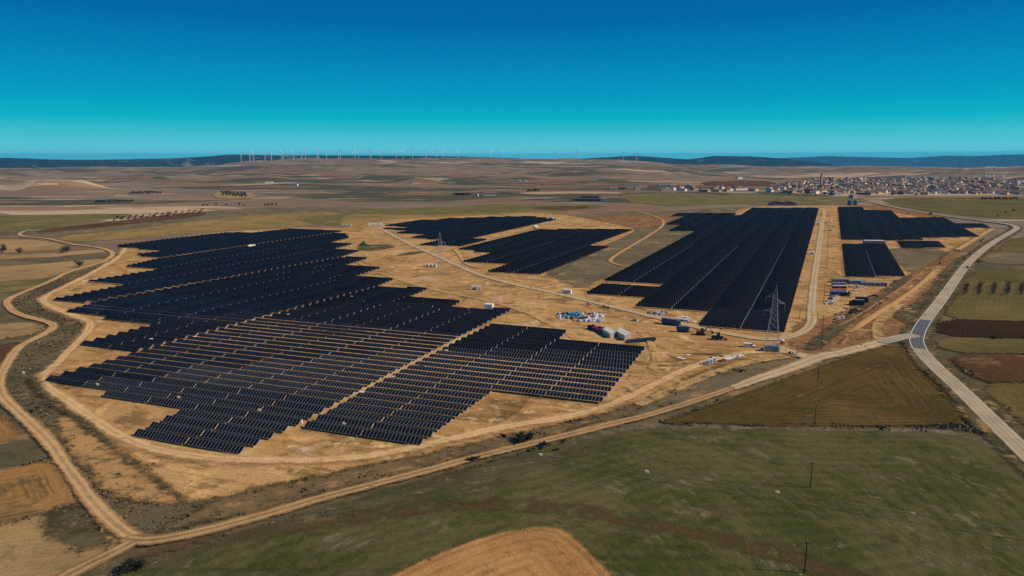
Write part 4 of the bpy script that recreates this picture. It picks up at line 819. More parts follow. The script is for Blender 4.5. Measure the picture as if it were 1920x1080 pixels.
# generator and toilet by the pylon
o = cabin('generator_container', 'grey blue generator container at the pylon foot', 1446, 661, 7.0, 2.6, 3.4, -14, plain('grey_blue_steel', (.16, .20, .23), .5, .4, .12), doors=1, vents=True, cat='container')
o = thing('portable_toilet', 'orange portable toilet with white roof beside the pylon', 'toilet', at(1467, 647), 10, z=0.0)
MB().box(-.75, .75, -.75, .75, .1, 2.3).build('body', M['orange'], o); MB().box(-.8, .8, -.8, .8, 2.3, 2.75, 0, (.8, .8)).build('roof', M['white'], o); MB().box(-.45, .45, -.8, -.752, .25, 2.1).build('door', M['orange'], o); MB().box(-.8, .8, -.8, .8, 0, .1).build('base', M['grey'], o)

# ------------------------------------------------------------------ vehicles and machines
def wheels(o, xs, y, r, w, mat='dark'):
    for x in xs:
        for s in (-1, 1): 
            t = MB().wheel(x, s * y, r, w).build('wheel', M[mat], o); MB().bar((x, s * (y + w / 2 - .01), r), (x, s * (y + w / 2 + .02), r), r * .5, None, 8).build('rim', M['grey'], t)
def car(px, py, rot, mat, label, grp=None, L=4.3, van=False):
    o = thing('parked_van' if van else 'parked_car', label, 'van' if van else 'car', at(px, py), rot, grp, z=.06); W = 1.9 if van else 1.75; h = L / 2
    if van: prof = [(-h, .35), (h, .35), (h, 1.0), (h - .35, 1.25), (h - 1.2, 1.4), (h - 1.9, 2.25), (-h + .1, 2.3), (-h, 1.6)]
    else: prof = [(-h, .32), (h, .32), (h, .72), (h - .25, .85), (h - 1.15, .95), (h - 1.9, 1.42), (-h + .75, 1.46), (-h + .1, 1.0), (-h, .8)]
    MB().prism(prof, -W / 2, W / 2).build('body', mat, o)
    if van:
        MB().prism([(h - 1.16, 1.42), (h - 1.84, 2.2), (h - 1.80, 2.22), (h - 1.1, 1.42)], -W / 2 + .12, W / 2 - .12).build('windscreen', M['glass'], o)
        for s in (-1, 1): MB().box(h - 2.6, h - 1.75, s * W / 2 - .015, s * W / 2 + .015, 1.35, 2.0).build('side_window', M['glass'], o)
    else:
        MB().prism([(h - 1.12, .97), (h - 1.86, 1.41), (h - 1.80, 1.43), (h - 1.05, .98)], -W / 2 + .1, W / 2 - .1).build('windscreen', M['glass'], o)
        for s in (-1, 1): MB().box(-h + .8, h - 1.75, s * W / 2 - .015, s * W / 2 + .015, .98, 1.36).build('side_window', M['glass'], o)
    wheels(o, (-h + .8, h - .85), W / 2 - .08, .32, .22)
    return o
car(1405, 652, -14, M['white'], 'white van parked on the bare earth left of the pylon', L=5.6, van=True)
car(1610, 542, 175, M['white'], 'large white van in front of the office row', L=6.4, van=True)
car(1593, 540, 175, M['offwhite'], 'pale car beside the large white van')
car(1638, 556.5, 172, M['dblue'], 'dark blue car alone right of the office row', L=4.6)
for k in range(8):
    car(1551.5 + k * 1.75 + (k % 2) * 5.5, 571.5 - (k // 2) * 4.6, 15, M[['white', 'grey', 'offwhite', 'white', 'black', 'white', 'grey', 'offwhite'][k]], '%s parked car from the front in the column by the blue container' % nth(k + 1), 'cars parked beside the blue container')
def lorry(px, py, rot, body, label, L=9.5, tip=False):
    o = thing('lorry', label, 'lorry', at(px, py), rot, z=.06)
    if tip:
        b = MB(); b.prism([(-L / 2, 1.3), (L / 2 - 1.0, 1.3), (L / 2 - .2, 3.2), (-L / 2 - .3, 3.2)], -1.25, 1.25); b.build('tipper_body', body, o); MB().box(-L / 2 - .25, L / 2 - .3, -1.1, 1.1, 3.202, 3.24).build('load_cover', M['dblue'], o)
        MB().bar((L / 2 - 1.2, 0, 1.0), (L / 2 + 1.8, 0, .7), .12).build('drawbar', M['black'], o)
    else:
        MB().box(-L / 2, L / 2 - 2.3, -1.28, 1.28, 1.1, 3.7).build('box_body', body, o); MB().box(-L / 2 - .05, L / 2 - 2.25, -1.32, 1.32, 3.7, 3.85).build('box_roof', M['lilac'], o)
        c = MB().prism([(L / 2 - 2.1, .7), (L / 2, .7), (L / 2, 1.9), (L / 2 - .25, 3.1), (L / 2 - 2.1, 3.2)], -1.2, 1.2).build('cab', body, o); MB().prism([(L / 2 + .01, 1.95), (L / 2 - .22, 2.95), (L / 2 - .18, 2.96), (L / 2 + .05, 1.96)], -1.05, 1.05).build('windscreen', M['glass'], c)
    MB().box(-L / 2 + .2, L / 2 - .3, -.5, .5, .7, 1.1).build('chassis', M['black'], o)
    wheels(o, (-L / 2 + 1, -L / 2 + 2.2, L / 2 - 1.2) if not tip else (-L / 2 + 1.6, -L / 2 + 2.8, L / 2 - 2.2), 1.08, .5, .32); return o
lorry(1258, 610, -35, M['blue'], 'blue box lorry on the main track', 10.5)
lorry(1281, 624, -12, M['blue'], 'blue tipping trailer behind the blue lorry', 7.0, True)
lorry(1606, 573, 172, M['olive'], 'dark green lorry in the compound', 8.5)
def digger(px, py, rot, mat, label, s=1.0, wheeled=False, name='excavator'):
    o = thing(name, label, 'excavator' if name == 'excavator' else 'tractor', at(px, py), rot, z=.06); o.scale = (s, s, s)
    if wheeled: wheels(o, (-1.3,), 1.05, .85, .5); wheels(o, (1.5,), .95, .55, .4)
    else:
        for q in (-1, 1): MB().prism([(-1.9, .35), (-1.6, 0), (1.6, 0), (1.9, .35), (1.6, .8), (-1.6, .8)], q * 1.25 - .3, q * 1.25 + .3).build('track', M['dark'], o)
    MB().box(-1.9, 1.2, -1.1, 1.1, .85, 1.75, 0, (.94, .94)).build('body', mat, o)
    c = MB().box(-.2, 1.15, -1.0, .2 if not wheeled else 1.0, 1.752, 3.0, 0, (.85, .9)).build('cab', M['glass'], o); MB().box(-.3, 1.2, -1.05, .25 if not wheeled else 1.05, 3.0, 3.12).build('cab_roof', mat, c)
    if wheeled:
        MB().box(1.2, 2.6, -.45, .45, .9, 1.7, 0, (.9, .9)).build('bonnet', mat, o); b = MB(); b.bar((2.4, .8, .8), (3.4, .8, .5), .1); b.bar((2.4, -.8, .8), (3.4, -.8, .5), .1); b.build('loader_arm', M['black'], o); MB().box(3.3, 3.9, -1.1, 1.1, .1, .8, 0, (.6, 1)).build('bucket', M['black'], o)
    else:
        MB().bar((.9, .5, 1.5), (2.9, .5, 3.9), .26, .2).build('boom', mat, o); MB().bar((2.9, .5, 3.9), (4.6, .5, 1.9), .2, .15).build('stick', mat, o); MB().prism([(4.2, 1.9), (5.0, 1.8), (5.1, 1.1), (4.3, .8)], .05, .95).build('bucket', M['black'], o)
    return o
digger(1314, 629, -14, M['red'], 'dark red tracked machine with raised arm before the right block', 1.25)
digger(1344, 638, -8, M['black'], 'black tractor with loader at the track bend', 1.25, True, 'tractor')
digger(1598, 588, 20, M['olive'], 'dark excavator nearest the ditch in the compound', .9)
digger(1607, 583, 200, M['yellow'], 'brownish excavator behind the dark one in the compound', .8)
digger(1589, 557, 30, M['olive'], 'dark tractor at the right end of the blue container', .9, True, 'tractor')
digger(1592, 552, 160, M['yellow'], 'yellowish tractor beside the store containers', .75, True, 'tractor')
o = digger(681, 461, -10, M['green'], 'bright green tractor on the dark patch beyond the left block', 1.6, True, 'tractor')
digger(1003, 430, 20, M['red'], 'small red machine on the centre track', .8, True, 'tractor')
o = thing('flatbed_trailer', 'low dark trailer hitched to the generator container', 'trailer', at(1432, 660), -14, z=.06)
MB().box(-2.2, 2.2, -1.0, 1.0, .6, .85).build('deck', M['black'], o); MB().box(-1.6, .4, -.8, .8, .852, 1.9, 0, (.8, .9)).build('load', M['lilac'], o); MB().bar((-2.2, 0, .6), (-3.2, 0, .5), .08).build('drawbar', M['black'], o); wheels(o, (-.5, .5), .9, .38, .25)
# trench and its spoil bank
def bank(px, wid, h, mat, label, name='earth_bank', cat='earth bank', seed=2):
    P = resample(chaikin(np.array([at(*p) for p in px]), 2, False), 1.5); T = np.gradient(P, axis=0); T /= np.hypot(T[:, 0], T[:, 1])[:, None]; Nn = np.stack([-T[:, 1], T[:, 0]], -1); r_ = np.random.default_rng(seed)
    prof = [(-.5, -.05), (-.34, .55), (-.12, .95), (.1, 1), (.32, .5), (.5, -.05)]; X, Y, Z = [], [], []; n = len(P); t = np.linspace(0, 1, n); env = np.minimum(1, np.minimum(t, 1 - t) * 14)
    nz = np.convolve(r_.normal(0, 1, n + 8), np.ones(9) / 9, 'valid') * .35
    for a, z in prof: ww = wid * (1 + .12 * nz); X.append(P[:, 0] + Nn[:, 0] * a * ww); Y.append(P[:, 1] + Nn[:, 1] * a * ww); Z.append(h * z * env * (1 + .5 * nz) + r_.normal(0, .06, n) * (z > 0) + .06)
    o = link(name, grid_mesh(name, np.array(X), np.array(Y), np.array(Z), np.ones((5, n - 1), bool), {}, mat)); return tag(o, label, cat)
bank([(1592, 624), (1640, 591), (1690, 561), (1730, 530), (1752, 507)], 5.5, 1.7, M['spoil'], 'long orange spoil bank along the trench')
bank([(1560, 618), (1600, 598), (1650, 566), (1690, 540), (1735, 505)], 3.0, .9, M['sub'], 'low dark red earth ridge beside the spoil bank', seed=4)
bank([(1588, 636), (1580, 642), (1575, 648)], 4.0, 1.1, M['sub'], 'small red earth mound at the trench end', seed=5)
for k, (a, b_, c_) in enumerate(((1678, 582, 'white limestone heap beside the haul road'), (1702, 580, 'second white limestone heap towards the road'))):
    bank([(a - 10, b_ + 1), (a, b_), (a + 12, b_ - .5)], 3.0, .5, plain('pale_limestone_%d' % k, (.62, .50, .42), .95, .05, .2), c_, 'stone_heap', 'stone heap', seed=9 + k)
bank([(1185, 579), (1200, 580), (1215, 584)], 2.2, .8, M['sub'], 'dark earth mound near the lone grey crate', seed=6)
bank([(928, 573), (940, 574)], 3.0, 1.2, M['sub'], 'dark earth mound beside the louvred cabin', seed=7)

# ------------------------------------------------------------------ trees and scrub
def crown_mesh(name, mat, n, rx, rz, zc, leaf, seed, clumps=7, hole=.0):
    r_ = np.random.default_rng(seed); C = r_.normal(0, .45, (clumps, 3)); C = C / np.maximum(1, np.linalg.norm(C, axis=1))[:, None]
    V, Fc = [], []
    for i in range(n):
        c = C[r_.integers(clumps)]; d = r_.normal(0, .27, 3); p = (c + d) * (rx, rx, rz) + (0, 0, zc)
        if p[2] < .15: p[2] = .15 + abs(p[2]) * .1
        a, b = r_.normal(0, 1, 3), r_.normal(0, 1, 3); a /= np.linalg.norm(a); b -= a * (a @ b); b /= np.linalg.norm(b); s = leaf * r_.uniform(.6, 1.3); o = len(V)
        V += [tuple(p - a * s), tuple(p + b * s * .7), tuple(p + a * s), tuple(p - b * s * .7)]; Fc.append((o, o + 1, o + 2, o + 3))
    b = MB(); b.add(V, Fc); return b.mesh(name, mat)
def trunk_mesh(name, h, r, seed, limbs=4):
    b = MB(); r_ = random.Random(seed); b.bar((0, 0, -.2), (0, 0, h), r, r * .7, 7)
    for i in range(limbs): a = 6.28 * i / limbs + r_.uniform(-.4, .4); b.bar((0, 0, h * .95), (math.cos(a) * h * .7, math.sin(a) * h * .7, h * 1.8), r * .55, r * .2, 5)
    return b.mesh(name, M['bark'])
CROWNS = {}
for k, (mat, n, rx, rz, zc, leaf, cl) in dict(bare=('leafbare', 420, 2.3, 1.7, 3.0, .17, 9), dark=('leafdark', 460, 2.6, 2.1, 3.3, .34, 8), olive=('leafolive', 420, 2.4, 1.9, 3.2, .30, 8)).items():
    CROWNS[k] = [crown_mesh('crown', M[mat], n, rx, rz, zc, leaf, 20 + i, cl) for i in range(3)]
SMALLC = {k: [crown_mesh('crown', M[m], 110, 1.7, 1.3, 2.1, .42, 60 + i, 5) for i in range(3)] for k, m in dict(bare='leafbare', dark='leafdark').items()}
TRUNKS = [trunk_mesh('trunk', 1.6, .22, i) for i in range(3)]
tr = random.Random(5)
def tree(p, kind, sc_, label, grp=None, small=False, name=None):
    o = thing(name or dict(bare='bare_tree', dark='dark_tree', olive='field_tree')[kind], label, 'tree', p, tr.uniform(0, 360), grp); o.scale = (sc_ * tr.uniform(.9, 1.15), sc_ * tr.uniform(.9, 1.15), sc_ * tr.uniform(.88, 1.12)); i = tr.randrange(3)
    link('crown', (SMALLC if small else CROWNS)[kind][i], o); link('trunk', TRUNKS[i], o); return o
for px, py, k, s, lab in ((4, 474, 'olive', 1.5, 'leafy field tree at the far left edge'), (37, 477, 'olive', 1.25, 'round field tree second from the left edge'), (125, 474.5, 'olive', 1.45, 'field tree standing on the grey strip edge'), (118, 475.5, 'olive', .8, 'small bush against the third field tree'), (149, 501, 'olive', 1.35, 'field tree nearest the winding track bend')):
    tree(at(px, py), k, s, lab)
for c in range(6):
    for r in range(7): tree(at(1808 + c * 26.5 + r * .9 * (1 - c * .18) + tr.uniform(-.6, .6), 554 - r * 2.9 + tr.uniform(-.3, .3)), 'bare', tr.uniform(.62, .85), 'bare orchard tree, %s from the front in the %s column from the road' % (nth(r + 1), nth(c + 1)), 'bare orchard trees right of the road', name='orchard_tree')
for px, py, s, lab in ((982, 829, 1.35, 'big dark bush beside the foreground track'), (972, 831, .95, 'dark bush at the left end of the big bush'), (992, 826, 1.0, 'dark bush at the right end of the big bush'), (884, 866, .75, 'small dark bush on the track verge'), (893, 863, .6, 'tiny dark bush right of the small one'), (246, 1072, 1.1, 'dark thorny bush at the lower left track corner'), (262, 1068, .8, 'smaller dark bush at the lower left track corner')):
    o = thing('dark_bush', lab, 'bush', at(px, py), tr.uniform(0, 360)); o.scale = (s * .8, s * .8, s * .42); link('foliage', CROWNS['dark'][tr.randrange(3)], o); link('stem', TRUNKS[0], o)
def orchard(cols, rows_, x0, y0, dx, dy, rx, ry, lab, s, kind='bare'):
    for c in range(cols):
        for r in range(rows_): tree(atT(x0 + c * dx + r * rx + tr.uniform(-.3, .3), y0 + c * dy + r * ry), kind, s * tr.uniform(.85, 1.15), 'tiny orchard tree, %s in the %s column of the %s' % (nth(r + 1), nth(c + 1), lab), 'orchard trees of the ' + lab, True, 'orchard_tree')
orchard(8, 4, 419, 367, 6.0, .5, -.8, -1.8, 'pale plot far left', 2.0)
orchard(14, 3, 215, 415, 12.2, -1.1, 3, -2.6, 'red strip upper left', 1.15)
orchard(12, 2, 178, 381, 6.2, -.1, 1.8, -1.6, 'grey plot far left', 1.6)
orchard(10, 2, 246, 364.5, 6, -.05, 2.5, -1.4, 'slope far left', 2.0)
for k, px in enumerate((380, 384, 389, 406, 424, 449, 457, 496, 503, 510, 517)): tree(atT(px, 386), 'dark', tr.uniform(1.0, 1.5), '%s small dark tree from left in the mid distance line' % nth(k + 1), 'dark trees in the mid distance line', True)
for k in range(12): tree(atT(852 + k * 2.5, 367), 'dark', tr.uniform(1.7, 2.2), '%s evergreen from left in the hedge left of the white farm' % nth(k + 1), 'evergreens left of the white farm', True)
for k in range(13): tree(atT(938 + k * 3, 364.5 - k * .05), 'dark', tr.uniform(.9, 1.2), '%s evergreen from left in the low hedge right of the farm' % nth(k + 1), 'evergreens right of the white farm', True)
for k in range(5): tree(atT(988 + k * 5, 360), 'bare', tr.uniform(2.0, 2.6), '%s bare tree from left in the clump beyond the farm' % nth(k + 1), 'bare trees beyond the farm', True)
for k, (px, py, s) in enumerate(((1745, 404, 1.5), (1703, 402, .9), (1870, 408, 1.0), (1752, 409, .8), (1900, 397, 1.3), (1885, 400, .9), (1163, 369, 1.2), (1225, 367, 1.1), (1840, 455, .9), (1843, 451, .7), (1760, 497, .7), (1832, 494, .8), (1812, 505, .8))): tree(at(px, py), 'dark', s, ['round dark tree beside the far road', 'bush left of the round roadside tree', 'small tree in the olive field', 'low bush in front of the roadside tree', 'dark shrub near the right edge', 'low shrub left of the edge one', 'lone tree left of the long barn', 'lone tree right of the long barn', 'dark bush at the road bend', 'second bush at the road bend', 'bush on the road verge', 'bush by the sandy field gate', 'bush below the sandy field gate'][k], None, True)
# scrub tufts: nobody could count them
def tufts(name, label, polys, n, mat, size, seed, zmax=.5):
    r_ = np.random.default_rng(seed); pts = []
    for poly, share in polys:
        P = np.array([at(*p) for p in poly]); lo, hi = P.min(0), P.max(0); k = 0; need = int(n * share)
        ph = r_.uniform(0, 6, 8)
        while k < need:
            X = r_.uniform(lo[0], hi[0], 4000); Y = r_.uniform(lo[1], hi[1], 4000)
            dn = np.sin(X * .21 + ph[0]) + np.sin(Y * .17 + ph[1]) + np.sin((X + Y) * .33 + ph[2]) + np.sin((X - Y * .7) * .55 + ph[3])
            ok = inside(P, X, Y) & (dn > r_.uniform(-2.2, 2.5, 4000)); q = np.stack([X[ok], Y[ok]], -1)[:need - k]; pts.append(q); k += len(q)
    Q = np.concatenate(pts); m = len(Q); leaves = 5
    C = np.repeat(np.c_[Q, np.zeros(m)], leaves, 0); s = np.repeat(size * r_.lognormal(0, .4, m), leaves)[:, None]
    C[:, :2] += r_.normal(0, .45, (m * leaves, 2)) * s; C[:, 2] = r_.uniform(.1, .45, m * leaves) * s[:, 0] * zmax * 2
    a = r_.normal(0, 1, (m * leaves, 3)); a /= np.linalg.norm(a, axis=1)[:, None]; b = r_.normal(0, 1, (m * leaves, 3)); b -= a * (a * b).sum(1)[:, None]; b /= np.linalg.norm(b, axis=1)[:, None]
    V = np.stack([C - a * s * .55, C + b * s * .4, C + a * s * .55, C - b * s * .4], 1).reshape(-1, 3); V[:, 2] = np.maximum(V[:, 2], .03)
    me = bpy.data.meshes.new(name); me.vertices.add(len(V)); me.vertices.foreach_set('co', V.astype(np.float32).ravel()); me.loops.add(len(V)); me.loops.foreach_set('vertex_index', np.arange(len(V), dtype=np.int32)); me.polygons.add(len(V) // 4); me.polygons.foreach_set('loop_start', np.arange(0, len(V), 4, dtype=np.int32)); me.materials.append(mat); me.update(); me.validate()
    return tag(link(name, me), label, 'scrub', kind='stuff')
LEFTSCR = [(215, 490), (170, 512), (65, 558), (75, 582), (160, 610), (60, 705), (70, 730), (190, 820), (350, 945), (320, 985), (262, 1005), (170, 925), (60, 790), (5, 740), (10, 700), (40, 655), (100, 625), (90, 605), (20, 585), (20, 565), (120, 520), (205, 492)]
STUB = [(100, 785), (150, 788), (200, 820), (262, 870), (345, 936), (330, 948), (230, 942), (185, 905), (130, 840)]
STRIP = [(360, 950), (560, 908), (850, 848), (1100, 792), (1250, 745), (1240, 766), (1000, 828), (850, 862), (540, 945), (330, 995)]
ROADV = [(1690, 610), (1740, 570), (1790, 500), (1830, 465), (1845, 470), (1800, 515), (1745, 598), (1722, 640)]
tufts('scrub_tufts', 'dark dry scrub tufts on the rough ground', [(LEFTSCR, .5), (STRIP, .3), (ROADV, .2)], 2600, M['leafscrub'], .42, 3)
tufts('stubble_scrub', 'small dark scrub tufts on the tan stubble triangle', [(STUB, 1.0)], 2600, M['leafscrub'], .36, 31)
tufts('dry_grass_tufts', 'pale dry grass tufts on the rough ground', [(LEFTSCR, .4), (STRIP, .4), (ROADV, .2)], 5000, M['leafdry'], .42, 4)
VERGE2 = [(1700, 650), (1712, 655), (1830, 790), (1930, 880), (1915, 885), (1820, 805), (1720, 700)]; FEDGE = [(1235, 797), (1500, 802), (1820, 797), (1870, 830), (1830, 812), (1500, 807), (1240, 800)]
tufts('verge_weeds', 'dark weeds along the ditch and field edges', [(VERGE2, 1.0)], 2000, M['leafscrub'], .5, 6)
tufts('dry_edge_grass', 'pale dry grass line between brown and green fields', [(FEDGE, 1.0)], 2200, M['leafdry'], .45, 8)

def margins(name, label, n, mat, size, seed):
    r_ = np.random.default_rng(seed); Q = []
    for P in EDGES:
        R = resample(np.vstack([P, P[:1]]), 1.2); k = math.sin; d = np.hypot(R[:, 0], R[:, 1]); ok = (d < 640) & (d > 100) & (r_.uniform(0, 1, len(R)) < .5 + .5 * np.sin(np.arange(len(R)) * .11) * np.sin(np.arange(len(R)) * .037))
        Q.append(R[ok] + r_.normal(0, .7, (ok.sum(), 2)))
    Q = np.concatenate(Q); Q = Q[r_.permutation(len(Q))[:n]]; m = len(Q); leaves = 5
    C = np.repeat(np.c_[Q, np.zeros(m)], leaves, 0); s = np.repeat(size * r_.lognormal(0, .45, m), leaves)[:, None]
    C[:, :2] += r_.normal(0, .5, (m * leaves, 2)) * s; C[:, 2] = r_.uniform(.1, .5, m * leaves) * s[:, 0]
    a = r_.normal(0, 1, (m * leaves, 3)); a /= np.linalg.norm(a, axis=1)[:, None]; b = r_.normal(0, 1, (m * leaves, 3)); b -= a * (a * b).sum(1)[:, None]; b /= np.linalg.norm(b, axis=1)[:, None]
    V = np.stack([C - a * s * .55, C + b * s * .4, C + a * s * .55, C - b * s * .4], 1).reshape(-1, 3); V[:, 2] = np.maximum(V[:, 2], .03)
    me = bpy.data.meshes.new(name); me.vertices.add(len(V)); me.vertices.foreach_set('co', V.astype(np.float32).ravel()); me.loops.add(len(V)); me.loops.foreach_set('vertex_index', np.arange(len(V), dtype=np.int32)); me.polygons.add(len(V) // 4); me.polygons.foreach_set('loop_start', np.arange(0, len(V), 4, dtype=np.int32)); me.materials.append(mat); me.update(); me.validate()
    return tag(link(name, me), label, 'grass', kind='stuff')
margins('field_margin_grass', 'dry ragged grass along the field margins', 5000, M['leafdry'], .5, 12)
margins('field_margin_weeds', 'dark weeds along the field margins', 3500, M['leafscrub'], .5, 13)

# ------------------------------------------------------------------ farm buildings, silos, village
WALLS = {k: plain('wall_' + k, c, .9, .1, .12, 0, .15) for k, c in dict(white=(.74, .68, .58), cream=(.56, .44, .31), tan=(.40, .28, .18), brick=(.24, .13, .085), grey=(.30, .28, .26), ochre=(.50, .34, .12)).items()}
ROOFS = {k: plain('roof_' + k, c, .9, .1, .3, 0, .4) for k, c in dict(terracotta=(.24, .12, .075), brown=(.15, .09, .065), pale=(.32, .21, .15), grey=(.20, .19, .18), dark=(.075, .06, .055)).items()}
def gable_wall(mat): return MB().prism([(-.5, -.15), (.5, -.15), (.5, .72), (0, 1.0), (-.5, .72)], -.5, .5).mesh('wall', mat)
def gable_roof(mat):
    b = MB(); b.prism([(-.56, .70), (0, 1.015), (0, 1.085), (-.56, .765)], -.54, .54); b.prism([(0, 1.015), (.56, .70), (.56, .765), (0, 1.085)], -.54, .54); return b.mesh('roof', mat)
GW = {k: gable_wall(m) for k, m in WALLS.items()}; GR = {k: gable_roof(m) for k, m in ROOFS.items()}
CHIM = MB().box(.12, .19, -.2, -.13, .85, 1.2).mesh('chimney', WALLS['brick'])
def house(p, sx, sy, sz, rot, wk, rk, label, grp, cat='house', name='village_house', chim=False):
    o = thing(name, label, cat, p, rot, grp); o.scale = (sx, sy, sz); link('wall', GW[wk], o); r_ = link('roof', GR[rk], o)
    if chim: link('chimney', CHIM, r_)
    return o
hr = random.Random(21)
VILL = [(1440, 353), (1478, 343), (1530, 337), (1600, 335), (1700, 334), (1800, 333), (1880, 337), (1990, 338), (1990, 368), (1850, 364), (1740, 366), (1650, 366), (1560, 365), (1480, 362)]
ARM = [(1225, 357), (1300, 350), (1400, 350), (1440, 353), (1450, 362), (1300, 361)]
spots = []
church_p = atT(1545, 357)
def try_spot(poly, lo, hi, ylo, yhi, gap):
    P = np.array(poly, float)
    for _ in range(200):
        px, py = hr.uniform(lo, hi), hr.uniform(ylo, yhi)
        if not inside(P, np.array(px), np.array(py)): continue
        p = atT(px, py)
        if np.hypot(*(p - church_p)) < 40: continue
        if all(abs(p[0] - q[0]) > gap or abs(p[1] - q[1]) > gap * 1.2 for q, *_ in spots): spots.append((p, px, py)); return
for _ in range(268): try_spot(VILL, 1440, 1990, 334, 368, 10)
nmain = len(spots)
for _ in range(26): try_spot(ARM, 1222, 1450, 349, 363, 15)
key = sorted(range(len(spots)), key=lambda i: spots[i][2], reverse=True); NB = 12; bands = {}
for n_, i in enumerate(key): bands.setdefault(n_ * NB // len(key), []).append(i)
for bnd, ids in bands.items():
    ids.sort(key=lambda i: spots[i][1])
    for n_, i in enumerate(ids):
        p = spots[i][0]; wk = hr.choices(['white', 'cream', 'tan', 'brick', 'grey', 'ochre'], [5, 5, 3.5, 1.5, .8, .4])[0]; rk = hr.choices(['terracotta', 'brown', 'pale', 'grey', 'dark'], [5, 3, 3, .5, .6])[0]
        big = hr.random() < .1; sx = hr.uniform(10, 16) * (1.3 if big else 1); sy = hr.uniform(13, 23) * (1.5 if big else 1); sz = hr.uniform(6.2, 9.2)
        house(p, sx, sy, sz, hr.choice([0, 90]) + hr.uniform(34, 56), wk, rk, '%s house with %s roof, %s from left in the %s village row from the front' % (wk, rk, nth(n_ + 1), nth(bnd + 1)), 'houses of the village', chim=hr.random() < .4)
# the small houses between them, past counting: one object
fr = random.Random(77); taken = [q for q, *_ in spots]; hb = {k: MB() for k in ('wall', 'roof')}; wk_ = ['white', 'cream', 'tan']; rk_ = ['terracotta', 'brown', 'pale']; Pv = np.array(VILL, float); cnt = 0
for _ in range(4000):
    if cnt >= 380: break
    px, py = fr.uniform(1445, 1960), fr.uniform(335, 365)
    if not inside(Pv, np.array(px), np.array(py)): continue
    p = atT(px, py)
    if np.hypot(*(p - church_p)) < 34 or any(abs(p[0] - q[0]) < 12 and abs(p[1] - q[1]) < 12 for q in taken): continue
    taken.append(p); cnt += 1; a = math.radians(fr.choice([0, 90]) + fr.uniform(34, 56)); z0 = float(terrain(*p)); sx, sy, sz = fr.uniform(8, 12), fr.uniform(10, 16), fr.uniform(5.5, 8)
    for part, prof in (('wall', [[(-.5, -.15), (.5, -.15), (.5, .72), (0, 1.0), (-.5, .72)]]), ('roof', [[(-.56, .70), (0, 1.015), (0, 1.085), (-.56, .765)], [(0, 1.015), (.56, .70), (.56, .765), (0, 1.085)]])):
        for pf in prof:
            t_ = MB(); t_.prism(pf, -.5 if part == 'wall' else -.54, .5 if part == 'wall' else .54)
            hb[part].add([(p[0] + x * sx * math.cos(a) - y * sy * math.sin(a), p[1] + x * sx * math.sin(a) + y * sy * math.cos(a), z0 + z * sz) for x, y, z in t_.v], t_.f, cnt % 3)
vo = link('village_mass', None); vo.location = (0, 0, 0); tag(vo, 'crowd of small tiled houses filling the village', 'houses', kind='stuff')
tag(hb['wall'].build('walls', [WALLS[k] for k in wk_], vo), kind='stuff'); tag(hb['roof'].build('roofs', [ROOFS[k] for k in rk_], vo), kind='stuff')
# church with its tall tower
ch = thing('church', 'dark brick church with a tall slender tower in the village', 'church', church_p, 38)
MB().prism([(-14, -1), (14, -1), (14, 11), (0, 15), (-14, 11)], -9, 9).build('nave', WALLS['brick'], ch); b = MB(); b.prism([(-15, 10.8), (0, 15.1), (0, 15.7), (-15, 11.4)], -9.6, 9.6); b.prism([(0, 15.1), (15, 10.8), (15, 11.4), (0, 15.7)], -9.6, 9.6); b.build('nave_roof', ROOFS['brown'], ch)
t = MB().box(-.2, 5.2, 9.8, 15.2, -1, 36).build('tower', WALLS['tan'], ch); MB().box(-.6, 5.6, 9.4, 15.6, 36, 37).build('cornice', WALLS['tan'], t); MB().box(.5, 4.5, 10.6, 14.6, 37, 45.5).build('belfry', WALLS['tan'], t)
MB().box(1.8, 3.2, 10.4, 10.58, 39, 44).build('belfry_opening', M['black'], t); MB().box(.4, 4.6, 10.5, 14.7, 45.5, 50.5, 0, (.05, .05)).build('spire', ROOFS['dark'], t)
MB().box(-24, -15.2, -7, 7, -1, 13).build('side_chapel', WALLS['tan'], ch); MB().box(-24.5, -14.9, -7.5, 7.5, 13, 14, 0, (.9, .9)).build('chapel_roof', ROOFS['brown'], ch)
# large village and farm buildings
for px, py, L, W, Hh, rot, wk, rk, lab in ((1850, 345, 70, 22, 11, 8, 'brick', 'terracotta', 'long red roofed school behind the village houses'), (1758, 337, 90, 22, 9, 4, 'grey', 'grey', 'long pale warehouse behind the village'), (1790, 339.5, 60, 16, 8, 4, 'white', 'brown', 'long white fronted hall behind the village'), (1912, 357, 60, 22, 11, 4, 'ochre', 'grey', 'ochre warehouse at the right edge of the village'), (1618, 364, 26, 14, 10, 8, 'cream', 'pale', 'yellowish block in front of the village beside the silos'), (1600, 372, 20, 10, 9, 5, 'grey', 'grey', 'grey grain store right behind the silos'), (1752, 358, 16, 14, 15, 10, 'grey', 'grey', 'tall grey block at the village front'), (1850, 361, 40, 16, 8, 0, 'grey', 'dark', 'dark shed row at the village front right'), (1388, 356, 50, 12, 6, 4, 'white', 'grey', 'long low white shed left of the village'), (1385, 335, 36, 18, 9, 10, 'white', 'grey', 'pale blue roofed barn on the slope behind the red field'), (1568, 366, 34, 14, 7, 4, 'grey', 'grey', 'grey shed before the church'), (1522, 362, 40, 16, 12, 5, 'brick', 'dark', 'dark hall left of the church')):
    house(atT(px, py), W, L, Hh, rot + 118, wk, rk, lab, 'large buildings of the village', 'building', 'village_hall')
for k, (px, py) in enumerate(((1848, 331), (1855, 332), (1862, 331), (1880, 333))): cabin('water_tank', nth(k + 1) + ' small white block from left on the slope behind the school', 0, 0, 9, 7, 8, 5, M['white'], doors=0, cat='block', group='white blocks behind the school', ribs=False, p=atT(px, py), z=float(terrain(*atT(px, py))))
